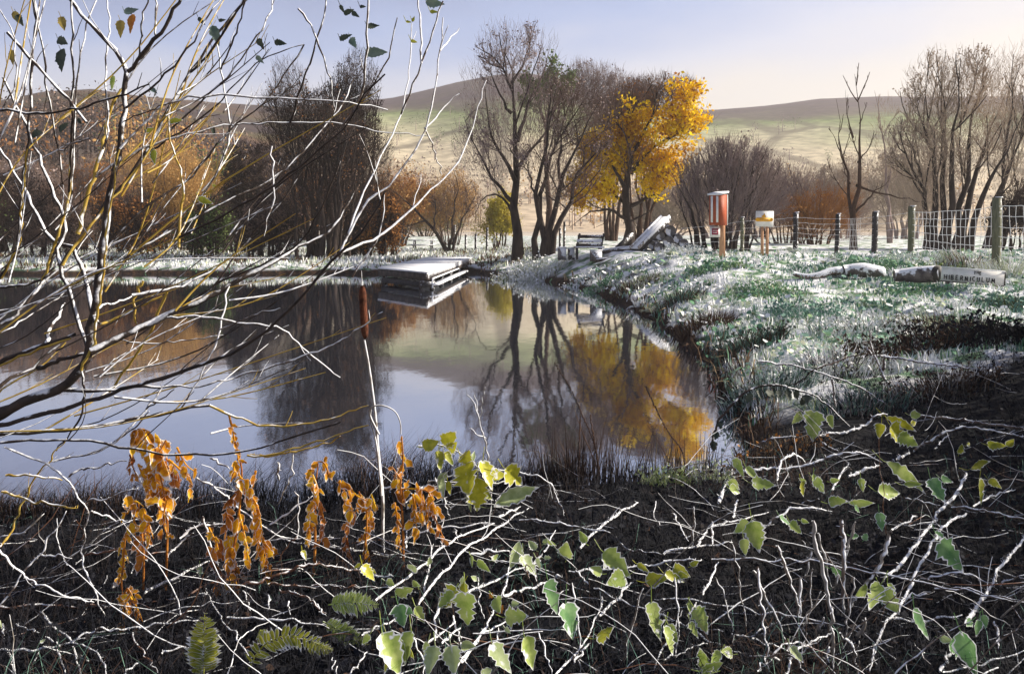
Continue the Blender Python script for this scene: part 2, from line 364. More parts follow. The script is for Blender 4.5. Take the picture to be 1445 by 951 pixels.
xs = np.concatenate([np.linspace(-260, -45, 36), np.arange(-44, -8, 0.8), np.arange(-8, 12, 0.09), np.arange(12, 44, 0.8), np.linspace(45, 260, 36)])
ys = np.concatenate([np.linspace(-12, 1.5, 10), np.arange(1.6, 9, 0.07), np.arange(9, 42, 0.14), np.arange(42, 130, 2.0), [131.0]])
tag(grid(xs, ys, lambda X, Y: np.where(Y > 60, GZ(X, Y) * (1 - sst(60, 130, Y)) + 1.0 * sst(60, 130, Y), GZ(X, Y)), 'ground', GM), kind='structure')

def hills_mat():
    m = bpy.data.materials.new('moor_and_fields'); m.use_nodes = True; t = m.node_tree; b = t.nodes['Principled BSDF']
    b.inputs['Roughness'].default_value = 1; b.inputs['Specular IOR Level'].default_value = 0.05
    g = t.nodes.new('ShaderNodeNewGeometry'); s = t.nodes.new('ShaderNodeSeparateXYZ'); t.links.new(g.outputs['Position'], s.inputs[0])
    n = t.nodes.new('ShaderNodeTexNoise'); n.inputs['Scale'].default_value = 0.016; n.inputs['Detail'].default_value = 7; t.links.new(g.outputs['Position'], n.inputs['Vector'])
    # altitude plus wobble picks pale frosty floor with mist painted in, green field, moor
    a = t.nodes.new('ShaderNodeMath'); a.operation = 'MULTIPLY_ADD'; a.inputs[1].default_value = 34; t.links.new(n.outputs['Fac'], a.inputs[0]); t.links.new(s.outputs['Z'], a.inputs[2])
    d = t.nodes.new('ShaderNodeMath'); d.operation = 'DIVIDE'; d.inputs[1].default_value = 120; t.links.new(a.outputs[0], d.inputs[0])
    def ramp(src, stops):
        r = t.nodes.new('ShaderNodeValToRGB'); e = r.color_ramp.elements
        e[0].position, e[0].color = stops[0][0], (*stops[0][1], 1); e[1].position, e[1].color = stops[-1][0], (*stops[-1][1], 1)
        for p, c in stops[1:-1]: k = e.new(p); k.color = (*c, 1)
        t.links.new(src, r.inputs[0]); return r.outputs[0]
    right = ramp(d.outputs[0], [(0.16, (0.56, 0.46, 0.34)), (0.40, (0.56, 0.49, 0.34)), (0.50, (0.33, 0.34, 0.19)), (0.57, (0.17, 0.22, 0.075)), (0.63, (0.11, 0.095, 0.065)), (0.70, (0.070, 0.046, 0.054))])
    n2 = t.nodes.new('ShaderNodeTexNoise'); n2.inputs['Scale'].default_value = 0.011; n2.inputs['Detail'].default_value = 5; t.links.new(g.outputs['Position'], n2.inputs['Vector'])
    left = ramp(n2.outputs['Fac'], [(0.36, (0.042, 0.027, 0.030)), (0.48, (0.055, 0.036, 0.034)), (0.57, (0.10, 0.06, 0.035)), (0.64, (0.08, 0.065, 0.03)), (0.7, (0.05, 0.035, 0.035))])
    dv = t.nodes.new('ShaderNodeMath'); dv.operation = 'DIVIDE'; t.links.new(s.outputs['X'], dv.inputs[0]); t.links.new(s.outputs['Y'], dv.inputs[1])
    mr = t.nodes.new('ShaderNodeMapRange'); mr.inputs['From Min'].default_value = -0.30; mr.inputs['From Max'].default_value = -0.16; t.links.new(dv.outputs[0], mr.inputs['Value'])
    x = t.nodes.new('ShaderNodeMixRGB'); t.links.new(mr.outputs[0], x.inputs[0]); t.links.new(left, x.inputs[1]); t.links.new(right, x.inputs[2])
    # small scale: tree and heather texture
    n3 = t.nodes.new('ShaderNodeTexNoise'); n3.inputs['Scale'].default_value = 0.22; n3.inputs['Detail'].default_value = 6; t.links.new(g.outputs['Position'], n3.inputs['Vector'])
    hs = t.nodes.new('ShaderNodeHueSaturation'); mv = t.nodes.new('ShaderNodeMapRange'); mv.inputs['From Min'].default_value = 0.3; mv.inputs['From Max'].default_value = 0.7; mv.inputs['To Min'].default_value = 0.6; mv.inputs['To Max'].default_value = 1.3
    t.links.new(n3.outputs['Fac'], mv.inputs['Value']); t.links.new(mv.outputs[0], hs.inputs['Value']); t.links.new(x.outputs[0], hs.inputs['Color'])
    vo = t.nodes.new('ShaderNodeTexVoronoi'); vo.feature = 'DISTANCE_TO_EDGE'; vo.inputs['Scale'].default_value = 0.017
    flat = t.nodes.new('ShaderNodeVectorMath'); flat.operation = 'MULTIPLY'; flat.inputs[1].default_value = (1, .55, 0); t.links.new(g.outputs['Position'], flat.inputs[0]); t.links.new(flat.outputs[0], vo.inputs['Vector'])
    hr = t.nodes.new('ShaderNodeMapRange'); hr.inputs['From Min'].default_value = 0.018; hr.inputs['To Min'].default_value = 0.45; hr.inputs['From Max'].default_value = 0.05; t.links.new(vo.outputs['Distance'], hr.inputs['Value'])
    hx = t.nodes.new('ShaderNodeMixRGB'); hx.inputs[1].default_value = (0.07, 0.055, 0.04, 1); t.links.new(hr.outputs[0], hx.inputs[0]); t.links.new(hs.outputs[0], hx.inputs[2])
    t.links.new(hx.outputs[0], b.inputs['Base Color'])
    return m
hb = MB()
pxs = np.linspace(-900, 2350, 260); yy = np.concatenate([np.linspace(130, 560, 110), np.linspace(600, 1500, 14)])
PX, YY = np.meshgrid(pxs, yy); XX = (PX - CX) / F * YY
ZZ = hill(XX, YY); ny, nx = XX.shape
i = np.arange(ny - 1)[:, None] * nx + np.arange(nx - 1)[None]
hb.add(np.stack([XX, YY, ZZ], -1), np.stack([i, i + 1, i + nx + 1, i + nx], -1).reshape(-1, 4))
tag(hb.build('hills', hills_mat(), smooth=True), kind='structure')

# water
def water_mat():
    m = bpy.data.materials.new('pond_water'); m.use_nodes = True; t = m.node_tree; b = t.nodes['Principled BSDF']
    b.inputs['Base Color'].default_value = (0.022, 0.026, 0.038, 1); b.inputs['Roughness'].default_value = 0.035; b.inputs['IOR'].default_value = 2.9
    g = t.nodes.new('ShaderNodeNewGeometry'); mpn = t.nodes.new('ShaderNodeMapping'); mpn.inputs['Scale'].default_value = (1, 0.5, 1)
    t.links.new(g.outputs['Position'], mpn.inputs[0])
    n = t.nodes.new('ShaderNodeTexNoise'); n.inputs['Scale'].default_value = 3.2; n.inputs['Detail'].default_value = 5; t.links.new(mpn.outputs[0], n.inputs['Vector'])
    bp = t.nodes.new('ShaderNodeBump'); bp.inputs['Strength'].default_value = 0.09; bp.inputs['Distance'].default_value = 0.02
    t.links.new(n.outputs['Fac'], bp.inputs['Height']); t.links.new(bp.outputs[0], b.inputs['Normal'])
    gl = t.nodes.new('ShaderNodeBsdfGlossy'); gl.inputs['Roughness'].default_value = 0.03; gl.inputs['Color'].default_value = (0.93, 0.95, 1, 1); t.links.new(bp.outputs[0], gl.inputs['Normal'])
    ms = t.nodes.new('ShaderNodeMixShader'); ms.inputs[0].default_value = 0.5; t.links.new(b.outputs[0], ms.inputs[1]); t.links.new(gl.outputs[0], ms.inputs[2]); t.links.new(ms.outputs[0], t.nodes['Material Output'].inputs[0])
    return m
wb = MB(); mnx, mny = POLY.min(0) - 1; mxx, mxy = POLY.max(0) + 1
wb.add([[mnx, mny, 0], [mxx, mny, 0], [mxx, mxy, 0], [mnx, mxy, 0]], [[0, 1, 2, 3]])
tag(wb.build('pond_water', water_mat()), kind='structure')

def gz(x, y): return float(GZ(np.array([x]), np.array([y]))[0])
def on_ground(px, Y): x = (px - CX) / F * Y; return np.array([x, Y, gz(x, Y)])
_ys = 1 / np.linspace(1 / 2.2, 1 / 60, 500)
def ground_hit(px, py, lift=0.0):
    if py < 332: py = 332
    X = (px - CX) / F * _ys; Z = EYE - (py - HY) / F * _ys
    g = np.maximum(GZ(X, _ys), 0) + lift
    k = np.argmax(Z <= g)
    return _ys[k] if (Z <= g).any() else 60.0

# haze: one closed box of even air round everything
hz = bpy.data.materials.new('haze'); hz.use_nodes = True; t = hz.node_tree; t.nodes.clear()
ho = t.nodes.new('ShaderNodeOutputMaterial'); pv = t.nodes.new('ShaderNodeVolumePrincipled')
pv.inputs['Color'].default_value = (0.93, 0.90, 0.90, 1); pv.inputs['Density'].default_value = 0.0007; pv.inputs['Anisotropy'].default_value = 0.2
t.links.new(pv.outputs[0], ho.inputs['Volume'])
b = MB(); b.box((0, 780, 64.2), (3900, 1700, 131.6))
HAZE = tag(b.build('haze', hz), kind='stuff')
b = None

# ------------------------------------------------------------------ trees
def chain(pts, k):
    """resample a polyline to k points with a smooth curve"""
    pts = np.asarray(pts, float)
    if len(pts) > 2:
        q = [pts[0]]
        for i in range(len(pts) - 1):
            p0 = pts[max(i - 1, 0)]; p1 = pts[i]; p2 = pts[i + 1]; p3 = pts[min(i + 2, len(pts) - 1)]
            for t in (0.25, 0.5, 0.75, 1.0):
                q.append(0.5 * ((2 * p1) + (-p0 + p2) * t + (2 * p0 - 5 * p1 + 4 * p2 - p3) * t * t + (-p0 + 3 * p1 - 3 * p2 + p3) * t ** 3))
        pts = np.array(q)
    s = np.concatenate([[0], np.cumsum(np.linalg.norm(np.diff(pts, axis=0), axis=1))])
    u = np.linspace(0, s[-1], k)
    return np.stack([np.interp(u, s, pts[:, j]) for j in range(3)], -1)
def grow(S, D, L, k=4, gn=0.25, up=0.1):
    n = len(S); P_ = np.empty((n, k + 1, 3)); P_[:, 0] = S; d = D.copy()
    for j in range(k):
        d = nrm(d + rng.normal(size=(n, 3)) * gn + np.array([0, 0, up]))
        P_[:, j + 1] = P_[:, j] + d * (L / k)[:, None]
    return P_
def spawn(Pp, Lp, m, ang, ratio, t0=0.25, up=0.2, flat=1.0):
    n, k, _ = Pp.shape
    idx = np.repeat(np.arange(n), m); t = rng.uniform(t0, 1.0, len(idx)) * (k - 1); j = np.minimum(t.astype(int), k - 2); f = (t - j)[:, None]
    S = Pp[idx, j] * (1 - f) + Pp[idx, j + 1] * f; T = nrm(Pp[idx, j + 1] - Pp[idx, j])
    rp = rng.normal(size=T.shape); rp = nrm(rp - T * (rp * T).sum(-1, keepdims=True)); rp[:, 1] *= flat
    a = rng.uniform(ang * 0.6, ang * 1.3, len(idx))[:, None]
    D = nrm(T * np.cos(a) + rp * np.sin(a) + np.array([0, 0, up]))
    L = Lp[idx] * ratio * (1.15 - 0.6 * t / (k - 1)) * rng.uniform(0.6, 1.25, len(idx))
    return S, D, L
class Env:
    """crown made of lobes (px, py, rx, ry) at distance Y, each with its own real depth"""
    def __init__(s, lobes, Y, depth=0.8):
        s.c = np.array([P(a, b, Y) for a, b, _, _ in lobes]); k = Y / F
        s.r = np.array([[rx * k, min(rx, ry) * k * depth, ry * k] for _, _, rx, ry in lobes])
        rr = np.random.default_rng(len(lobes)); s.c[:, 1] += rr.uniform(-.5, .5, len(lobes)) * s.r[:, 1] * (len(lobes) > 1)
    def val(s, p):
        d = ((p[:, None] - s.c[None]) / s.r[None]); v = (d ** 2).sum(-1).min(-1)
        return v + 0.5 * vnoise(p[:, 0] * 1.0, p[:, 2], 1.2)
    def sample(s, n, shell=0.0):
        w_ = s.r.prod(1) ** 0.7; i = rng.choice(len(s.c), n, p=w_ / w_.sum())
        d = nrm(rng.normal(size=(n, 3))) * (rng.uniform(shell, 1, n) ** (1 / 2.4))[:, None]
        return s.c[i] + d * s.r[i]
def tree(name, label, cat, base, limbs, env, barkm, twigm, leafm=None, nleaf=0, leaf=0.1, dens=(7, 6, 5), tw=0.012, group=None, ratio=0.5, up=0.15, gn=0.22, base_r=None, clumps=0, fill=0, ang=0.7, leaf_env=None, flatd=1.0, leafmix=None):
    """limbs: list of (list of world points, r0, r1, level0 child multiplier)"""
    root = thing(name, base, label, cat, group)
    tb = MB(); cb = MB()
    Ps = []; Ls = []; Rr = []
    for pts, r0, r1 in limbs:
        c = chain(pts, 9); c[1:-1] += rng.normal(size=c[1:-1].shape) * 0.012 * np.linalg.norm(c[-1] - c[0])
        rr = np.interp(np.linspace(0, 1, 9), [0, .75, 1], [r0, r1, r1 * .3]); rr[0] = r0 * 1.25
        tb.tubes(c[None], rr[None], 7); Ps.append(c); Ls.append(np.linalg.norm(np.diff(c, axis=0), axis=1).sum()); Rr.append((r0, r1))
    Pp = np.array(Ps); Lp = np.array(Ls); rb = np.array([b_ for a_, b_ in Rr]) * 1.0; ra = np.array([a_ for a_, b_ in Rr])
    tips = []; rcur = np.maximum(ra * 0.35, rb)
    for lv, m in enumerate(dens):
        idx = np.repeat(np.arange(len(Pp)), m)
        S, D, L = spawn(Pp, Lp, m, ang, ratio, t0=0.3 if lv == 0 else 0.15, up=up, flat=flatd)
        r_ = rcur[idx] * 0.55
        Pc = grow(S, D, L, 4, gn, up * 0.6)
        v = env.val(Pc[:, -1]); over = v > 1.0
        if over.any():
            sh = np.where(over, np.clip(1 / np.sqrt(np.maximum(v, 1e-3)), 0.25, 1) * 0.8, 1.0)
            Pc = S[:, None] + (Pc - S[:, None]) * sh[:, None, None]; L = L * sh
        keep = (env.val(Pc[:, -1]) < 1.25) & (Pc[:, -1, 2] > 0.7); Pc = Pc[keep]; L = L[keep]; r_ = np.maximum(r_[keep], tw * 0.5 if lv == len(dens) - 1 else tw)
        rr = np.linspace(1, 0.45, 5)[None] * r_[:, None]
        (tb if lv == 0 else cb).tubes(Pc, rr, 5 if lv == 0 else 3, 0 if lv < 1 else 1)
        tips.append(Pc); Pp, Lp, rcur = Pc, L, r_
    T = tips[-1]; Tall = T[:, 1:].reshape(-1, 3)
    if fill:
        fill = int(fill * 1.9)
        C = env.sample(fill * 3); C = C[env.val(C) < 0.9][:fill]
        ctr = np.array(base, float); dd = nrm(C - (ctr + np.array([0, 0, 0.2]))); dd = nrm(dd + rng.normal(size=dd.shape) * 0.25)
        L = rng.uniform(0.5, 1.1, len(C)) * np.mean(env.r[:, 0]) * 0.35
        cb.tubes(grow(C, dd, L, 3, 0.2, 0.08), np.tile(np.linspace(1, 0.3, 4) * tw * 0.48, (len(C), 1)), 3, 1)
        Tall = np.concatenate([Tall, C])
    mats = [barkm, twigm]
    if nleaf:
        E2 = leaf_env or env
        if leaf_env: Tall = E2.sample(nleaf * 3); Tall = Tall[E2.val(Tall) < 0.95]
        pick = Tall[rng.integers(0, len(Tall), nleaf)]
        cl = vnoise(pick[:, 0] * 2 + pick[:, 1], pick[:, 2] * 2, 0.8 / max(leaf * 8, 0.4))
        pick = pick[cl > -0.09]
        mi = 2 if leafmix is None else np.where(rng.random(len(pick)) < leafmix[1], 3, 2)
        cb.bits(pick + rng.normal(size=pick.shape) * leaf * 1.6, leaf, mi)
        mats.append(leafm)
        if leafmix: mats.append(leafmix[0])
    tb.build('trunk', barkm, root, smooth=True)
    # the last twigs take the twig colour
    cb.build('crown', mats, root)
    return root
def pl(Y, pts, dy=0):
    """traced limb with its own depth: dy spreads it towards or away from the viewer along its length"""
    n = len(pts); return [P(x, y, Y + dy * (j / max(n - 1, 1))) for j, (x, y) in enumerate(pts)]
def base_of(px, Y): return on_ground(px, Y) - np.array([0, 0, 0.05])
def limb(px, Y, pts, r0, r1, dy=0):
    q = pl(Y, pts, dy); return ([base_of(px, Y)] + q, r0, r1)
def branch(Y, pts, r0, r1, dy=0): return (pl(Y, pts, dy), r0, r1)
def stems(px, Y, n, spread, top, env, r0=0.09, w0=0.35, seed=1):
    rr = np.random.default_rng(seed); out = []
    for i_ in range(n):
        u = (i_ + 0.5) / n * 2 - 1; b0 = base_of(px, Y) + np.array([u * w0, rr.uniform(-w0, w0), 0])
        x = px + u * spread + rr.uniform(-8, 8); y = top + abs(u) ** 1.6 * (spread * 0.55) + rr.uniform(0, 30)
        tip = P(x, y, Y + rr.uniform(-0.6, 0.6) * spread * Y / F)
        mid = b0 * 0.5 + tip * 0.5 + np.array([-u * 0.3 * 0.5, 0, 0.25])
        out.append(([b0, mid, tip], r0 * rr.uniform(0.6, 1.1), r0 * 0.18))
    return out

# tall central tree
Y = 36
E = Env([(735, 90, 68, 58), (695, 135, 52, 66), (745, 190, 80, 75), (688, 210, 50, 62), (780, 165, 55, 62), (712, 62, 42, 34), (668, 200, 30, 48)], Y)
tree('bare_tree', 'tallest bare dark-trunked tree, in the middle beyond the frosty mound', 'tree', base_of(731, Y),
     [limb(731, Y, [(731, 330), (728, 280), (730, 220), (725, 160), (718, 100), (716, 50)], .26, .05),
      branch(Y, [(730, 200), (745, 150), (765, 110), (775, 70)], .10, .03, 1.5), branch(Y, [(727, 255), (715, 225), (700, 205), (688, 165), (684, 120)], .10, .03, -1.5),
      branch(Y, [(728, 290), (705, 262), (680, 225), (664, 190), (655, 165)], .10, .025, -1), branch(Y, [(727, 310), (715, 285), (700, 275), (684, 278), (668, 305)], .08, .02, 1),
      branch(Y, [(730, 240), (755, 205), (785, 170), (800, 140)], .09, .025, 1), branch(Y, [(722, 160), (700, 125), (690, 85)], .07, .02, -1), branch(Y, [(720, 120), (742, 85), (748, 45)], .07, .02, 1)],
     E, M['bark'], M['twig_mauve'], M['twig_mauve'], 3500, .05, dens=(7, 7, 5), tw=.014, fill=2500)
Y = 34
E = Env([(785, 200, 58, 80), (820, 200, 46, 70), (838, 150, 36, 45), (795, 270, 36, 40), (810, 130, 42, 35)], Y)
tree('multi_stemmed_tree', 'bare tree with four dark leaning stems just right of the tallest trunk', 'tree', base_of(768, Y),
     [limb(757, Y, [(757, 325), (757, 270), (768, 215), (772, 160), (778, 110)], .15, .04), limb(766, Y, [(768, 325), (763, 290), (775, 240), (790, 190), (805, 140)], .16, .04, 1),
      limb(772, Y, [(776, 320), (790, 280), (798, 240), (820, 190), (848, 140)], .17, .035, -1), limb(778, Y, [(782, 330), (805, 280), (814, 245), (834, 205), (862, 165)], .15, .03, 1),
      branch(Y, [(795, 265), (788, 220), (800, 175), (830, 130)], .08, .025), branch(Y, [(812, 250), (832, 225), (852, 205), (868, 195)], .06, .02), branch(Y, [(760, 290), (748, 250), (740, 215)], .07, .02)],
     E, M['bark'], M['twig_brown_far'], M['twig_mauve'], 3000, .05, dens=(7, 7, 5), tw=.013, fill=2200)
# green crown seen behind the tallest tree
Y = 52
E = Env([(775, 95, 34, 30), (750, 125, 36, 34), (795, 120, 30, 26)], Y)
tree('ivy_green_tree', 'olive green leafy tree top showing behind the tallest bare tree', 'tree', base_of(772, Y), [limb(772, Y, [(772, 250), (772, 120)], .25, .08), branch(Y, [(772, 180), (750, 120)], .12, .04), branch(Y, [(772, 180), (800, 115)], .12, .04)],
     E, M['bark_brown'], M['twig_brown_far'], M['ivy'], 5000, .13, dens=(8, 6, 4), tw=.02)
Y = 56
E = Env([(850, 120, 48, 30), (825, 110, 30, 24), (885, 140, 40, 40), (850, 170, 40, 40)], Y)
tree('mauve_bare_tree', 'hazy mauve bare tree behind, between the green crown and the golden oak', 'tree', base_of(862, Y), stems(862, Y, 5, 55, 110, E, .16), E, M['bark_brown'], M['twig_mauve'], M['twig_mauve'], 6000, .07, dens=(8, 7, 4), tw=.02, fill=2500)
# golden oak
Y = 38
E = Env([(900, 185, 62, 62), (850, 262, 50, 36), (935, 240, 52, 42), (965, 165, 40, 42), (925, 135, 40, 32), (840, 215, 38, 32), (885, 230, 60, 40)], Y)
E2 = Env([(915, 195, 46, 42), (840, 268, 40, 26), (935, 240, 44, 30), (968, 150, 36, 42), (955, 190, 40, 30), (860, 238, 34, 30), (822, 287, 18, 10), (824, 262, 26, 20), (930, 268, 30, 12), (872, 205, 34, 30), (848, 232, 36, 34), (838, 205, 26, 22), (890, 165, 34, 26)], Y)
tree('oak_tree', 'spreading oak with dark gnarled trunk and golden yellow autumn leaves', 'tree', base_of(886, Y),
     [limb(886, Y, [(886, 320), (885, 285), (884, 255), (890, 225), (892, 190), (885, 150)], .26, .06),
      branch(Y, [(886, 310), (874, 303), (860, 296), (842, 298), (825, 305), (803, 322)], .09, .02, -1), branch(Y, [(884, 288), (870, 278), (858, 268), (845, 262)], .10, .03, 1),
      branch(Y, [(884, 268), (872, 250), (866, 232), (850, 210), (830, 190)], .11, .03, -1), branch(Y, [(888, 292), (910, 283), (930, 272), (950, 260), (985, 262)], .10, .025, 1),
      branch(Y, [(890, 245), (905, 225), (930, 205), (960, 180), (970, 150)], .11, .03), branch(Y, [(888, 313), (905, 305), (915, 300), (925, 290)], .06, .02, -1),
      branch(Y, [(892, 215), (912, 180), (925, 145), (925, 120)], .10, .025, -1), branch(Y, [(884, 230), (872, 200), (875, 165), (870, 145)], .08, .02, 1), branch(Y, [(862, 297), (852, 315), (838, 322)], .04, .012)],
     E, M['bark'], M['twig_brown_far'], M['gold'], 26000, .095, dens=(7, 7, 5), tw=.014, leaf_env=E2, leafmix=(M['rust'], .10), fill=500)
Y = 41
E = Env([(925, 132, 46, 28), (895, 145, 38, 32), (860, 170, 30, 30), (960, 130, 30, 20)], Y)
tree('russet_tree', 'russet brown bare tree crown rising behind the golden oak', 'tree', base_of(905, Y), stems(905, Y, 7, 70, 120, E, .12), E, M['bark_brown'], M['twig_brown_far'], M['rust'], 2500, .07, dens=(8, 7, 5), tw=.017, fill=3000)
# shrubby willow behind the box
Y = 31
E = Env([(1035, 240, 66, 52), (985, 270, 40, 60), (1085, 265, 42, 45), (1040, 300, 75, 45)], Y)
tree('willow_shrub', 'dense fan of purple-brown willow stems behind the red-brown box', 'shrub', base_of(1022, Y), stems(1022, Y, 26, 85, 200, E, .08, 1.1, 5), E, M['bark'], M['twig_mauve'], M['twig_mauve'], 1500, .05, dens=(9, 6, 4), tw=.012, fill=3500, up=.22, ang=.4, gn=.12)
Y = 44
E = Env([(1160, 300, 45, 42), (1125, 310, 40, 35), (1195, 290, 30, 35)], Y)
tree('orange_bush', 'orange-brown leafy bush behind the wire fence, right of the yellow sign', 'bush', base_of(1150, Y), stems(1150, Y, 14, 60, 270, E, .06, .8, 6), E, M['bark_brown'], M['rust'], M['rust'], 1500, .06, dens=(8, 6, 4), tw=.015, fill=1600, up=.2, ang=.4, gn=.15)
Y = 48
E = Env([(1110, 285, 60, 50), (1060, 270, 60, 50), (1185, 310, 60, 40)], Y)
tree('brown_hedge_bush', 'broad grey-brown thicket behind the orange-brown bush', 'bush', base_of(1110, Y), stems(1110, Y, 20, 95, 240, E, .06, 1.5, 7), E, M['bark_brown'], M['twig_mauve'], M['tan'], 1200, .06, dens=(8, 6, 4), tw=.016, fill=3000, up=.2, ang=.4, gn=.15)
# young bare tree with long whips
Y = 30
E = Env([(1205, 200, 52, 110), (1215, 290, 80, 60)], Y)
tree('young_bare_tree', 'slender young bare tree with a forked trunk standing behind the fence', 'tree', base_of(1204, Y),
     [limb(1204, Y, [(1204, 320), (1206, 285), (1212, 230), (1214, 170), (1206, 105)], .13, .018), limb(1203, Y, [(1203, 315), (1198, 265), (1186, 210), (1180, 140)], .10, .015, .6),
      branch(Y, [(1206, 300), (1225, 280), (1245, 262), (1254, 255)], .05, .015), branch(Y, [(1209, 262), (1230, 272), (1270, 280), (1306, 286)], .05, .018, 1), branch(Y, [(1210, 230), (1228, 205), (1233, 184)], .03, .01),
      branch(Y, [(1213, 175), (1222, 150), (1224, 145)], .025, .008), branch(Y, [(1190, 225), (1180, 200), (1170, 182)], .03, .008), branch(Y, [(1200, 260), (1190, 235), (1192, 215)], .02, .008), branch(Y, [(1204, 195), (1196, 165), (1193, 127)], .03, .008)],
     E, M['bark_brown'], M['bark_brown'], dens=(4, 3, 2), tw=.008, ratio=.28, up=.3, gn=.08)
Y = 47
E = Env([(1255, 230, 35, 95)], Y)
tree('pale_slim_tree', 'faint pale slim tree between the young bare tree and the big clump', 'tree', base_of(1255, Y), [limb(1255, Y, [(1253, 300), (1250, 240), (1243, 180), (1234, 128)], .12, .03), limb(1257, Y, [(1252, 270), (1258, 220), (1256, 170)], .08, .02)],
     E, M['twig_mauve'], M['twig_pale'], dens=(7, 6, 4), tw=.014, ratio=.35, up=.3, gn=.15, fill=400)
# great multi-stemmed trees at the right
Y = 31
E = Env([(1325, 140, 50, 75), (1375, 130, 50, 60), (1300, 215, 60, 60), (1290, 280, 45, 40), (1350, 210, 60, 70), (1400, 180, 40, 70)], Y)
S_ = [limb(1308, Y, [(1312, 320), (1302, 270), (1285, 225), (1268, 185)], .15, .03, -1), limb(1318, Y, [(1320, 320), (1317, 250), (1312, 180), (1310, 100)], .16, .03), limb(1325, Y, [(1328, 320), (1333, 250), (1330, 170), (1335, 70)], .15, .03, 1),
      limb(1334, Y, [(1338, 320), (1345, 240), (1352, 165), (1356, 80)], .17, .03, -1), limb(1345, Y, [(1350, 320), (1360, 250), (1375, 170), (1395, 100)], .16, .03, .5), limb(1356, Y, [(1362, 320), (1375, 260), (1395, 190), (1420, 130)], .17, .03, 1),
      limb(1366, Y, [(1372, 325), (1392, 270), (1415, 220), (1445, 160)], .16, .03, -1), branch(Y, [(1305, 285), (1290, 255), (1270, 235), (1255, 230)], .06, .015, -.5), branch(Y, [(1298, 250), (1285, 205), (1262, 165)], .06, .015, 1),
      branch(Y, [(1315, 215), (1300, 170), (1290, 130)], .06, .015), branch(Y, [(1352, 180), (1372, 130), (1378, 80)], .06, .015)]
tree('clump_tree', 'large clump of upright dark stems with a pale brown bare crown behind the wire mesh', 'tree', base_of(1335, Y), S_, E, M['bark'], M['twig_pale'], M['twig_pale'], 2500, .05, dens=(8, 6, 5), tw=.013, fill=2600, up=.25, gn=.15)
Y = 34
E = Env([(1440, 130, 60, 70), (1470, 220, 70, 90), (1420, 220, 40, 60), (1520, 140, 70, 80)], Y)
tree('leaning_tree', 'pale bare tree at the right edge with stems that lean out to the right', 'tree', base_of(1400, Y), [limb(1392, Y, [(1398, 320), (1410, 270), (1432, 220), (1450, 140)], .17, .03), limb(1402, Y, [(1410, 320), (1435, 280), (1470, 230), (1500, 140)], .17, .03, 1),
     limb(1410, Y, [(1420, 325), (1460, 290), (1510, 240), (1550, 170)], .15, .03), limb(1396, Y, [(1400, 290), (1412, 230), (1425, 160), (1440, 90)], .14, .03, -1)],
     E, M['bark'], M['twig_pale'], M['twig_pale'], 2500, .05, dens=(9, 7, 5), tw=.013, fill=2200, up=.25, gn=.15)
Y = 29
E = Env([(1432, 290, 30, 36), (1460, 285, 40, 40), (1412, 315, 20, 25)], Y)
tree('dark_bush', 'low dark brown bush behind the last post at the right edge', 'bush', base_of(1440, Y), stems(1440, Y, 12, 40, 275, E, .05, .5, 9), E, M['bark'], M['twig_dark'], M['twig_dark'], 2600, .06, dens=(8, 6, 4), tw=.014, fill=1200)
# pale frosted field trees behind the fence
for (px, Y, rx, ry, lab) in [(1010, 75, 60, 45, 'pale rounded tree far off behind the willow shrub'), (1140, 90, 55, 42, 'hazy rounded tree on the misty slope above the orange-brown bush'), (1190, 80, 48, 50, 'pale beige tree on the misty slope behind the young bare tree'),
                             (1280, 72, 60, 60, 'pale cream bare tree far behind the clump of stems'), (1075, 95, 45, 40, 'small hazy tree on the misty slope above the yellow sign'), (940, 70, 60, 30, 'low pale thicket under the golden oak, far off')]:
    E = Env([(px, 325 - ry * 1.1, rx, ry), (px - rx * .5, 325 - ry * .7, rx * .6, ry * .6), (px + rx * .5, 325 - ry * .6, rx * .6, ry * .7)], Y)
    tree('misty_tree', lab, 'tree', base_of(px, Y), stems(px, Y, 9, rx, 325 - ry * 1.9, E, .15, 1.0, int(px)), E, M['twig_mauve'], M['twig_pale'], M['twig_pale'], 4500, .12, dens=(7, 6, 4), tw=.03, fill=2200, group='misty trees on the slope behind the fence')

# ---- left of the middle: dark pair of trees, and the glowing bushes behind the table
Y = 40
E = Env([(405, 130, 30, 50), (450, 210, 70, 90), (400, 250, 50, 90), (470, 290, 70, 60), (395, 180, 30, 60)], Y)
tree('dark_tree', 'dense dark brown tree with many stems leaning left at the far bank', 'tree', base_of(462, Y), stems(458, Y, 16, 62, 120, E, .14, 1.2, 11) + [limb(470, Y, [(455, 310), (425, 250), (395, 190), (378, 110)], .16, .03), limb(474, Y, [(480, 300), (470, 220), (450, 150)], .16, .03)],
     E, M['bark'], M['twig_dark'], M['twig_brown_far'], 4500, .06, dens=(9, 7, 4), tw=.015, fill=5200, leafmix=(M['rust'], .22))
Y = 43
E = Env([(500, 130, 38, 62), (505, 220, 50, 80), (480, 180, 45, 70), (520, 300, 50, 50)], Y)
tree('dark_tree', 'blue-black upright tree just right of the dense brown one at the far bank', 'tree', base_of(492, Y), stems(490, Y, 13, 52, 85, E, .15, 1.0, 12), E, M['bark'], M['twig_dark'], M['twig_dark'], 5500, .06, dens=(9, 7, 4), tw=.016, fill=5200)
Y = 46
E = Env([(560, 290, 40, 50), (535, 270, 30, 45)], Y)
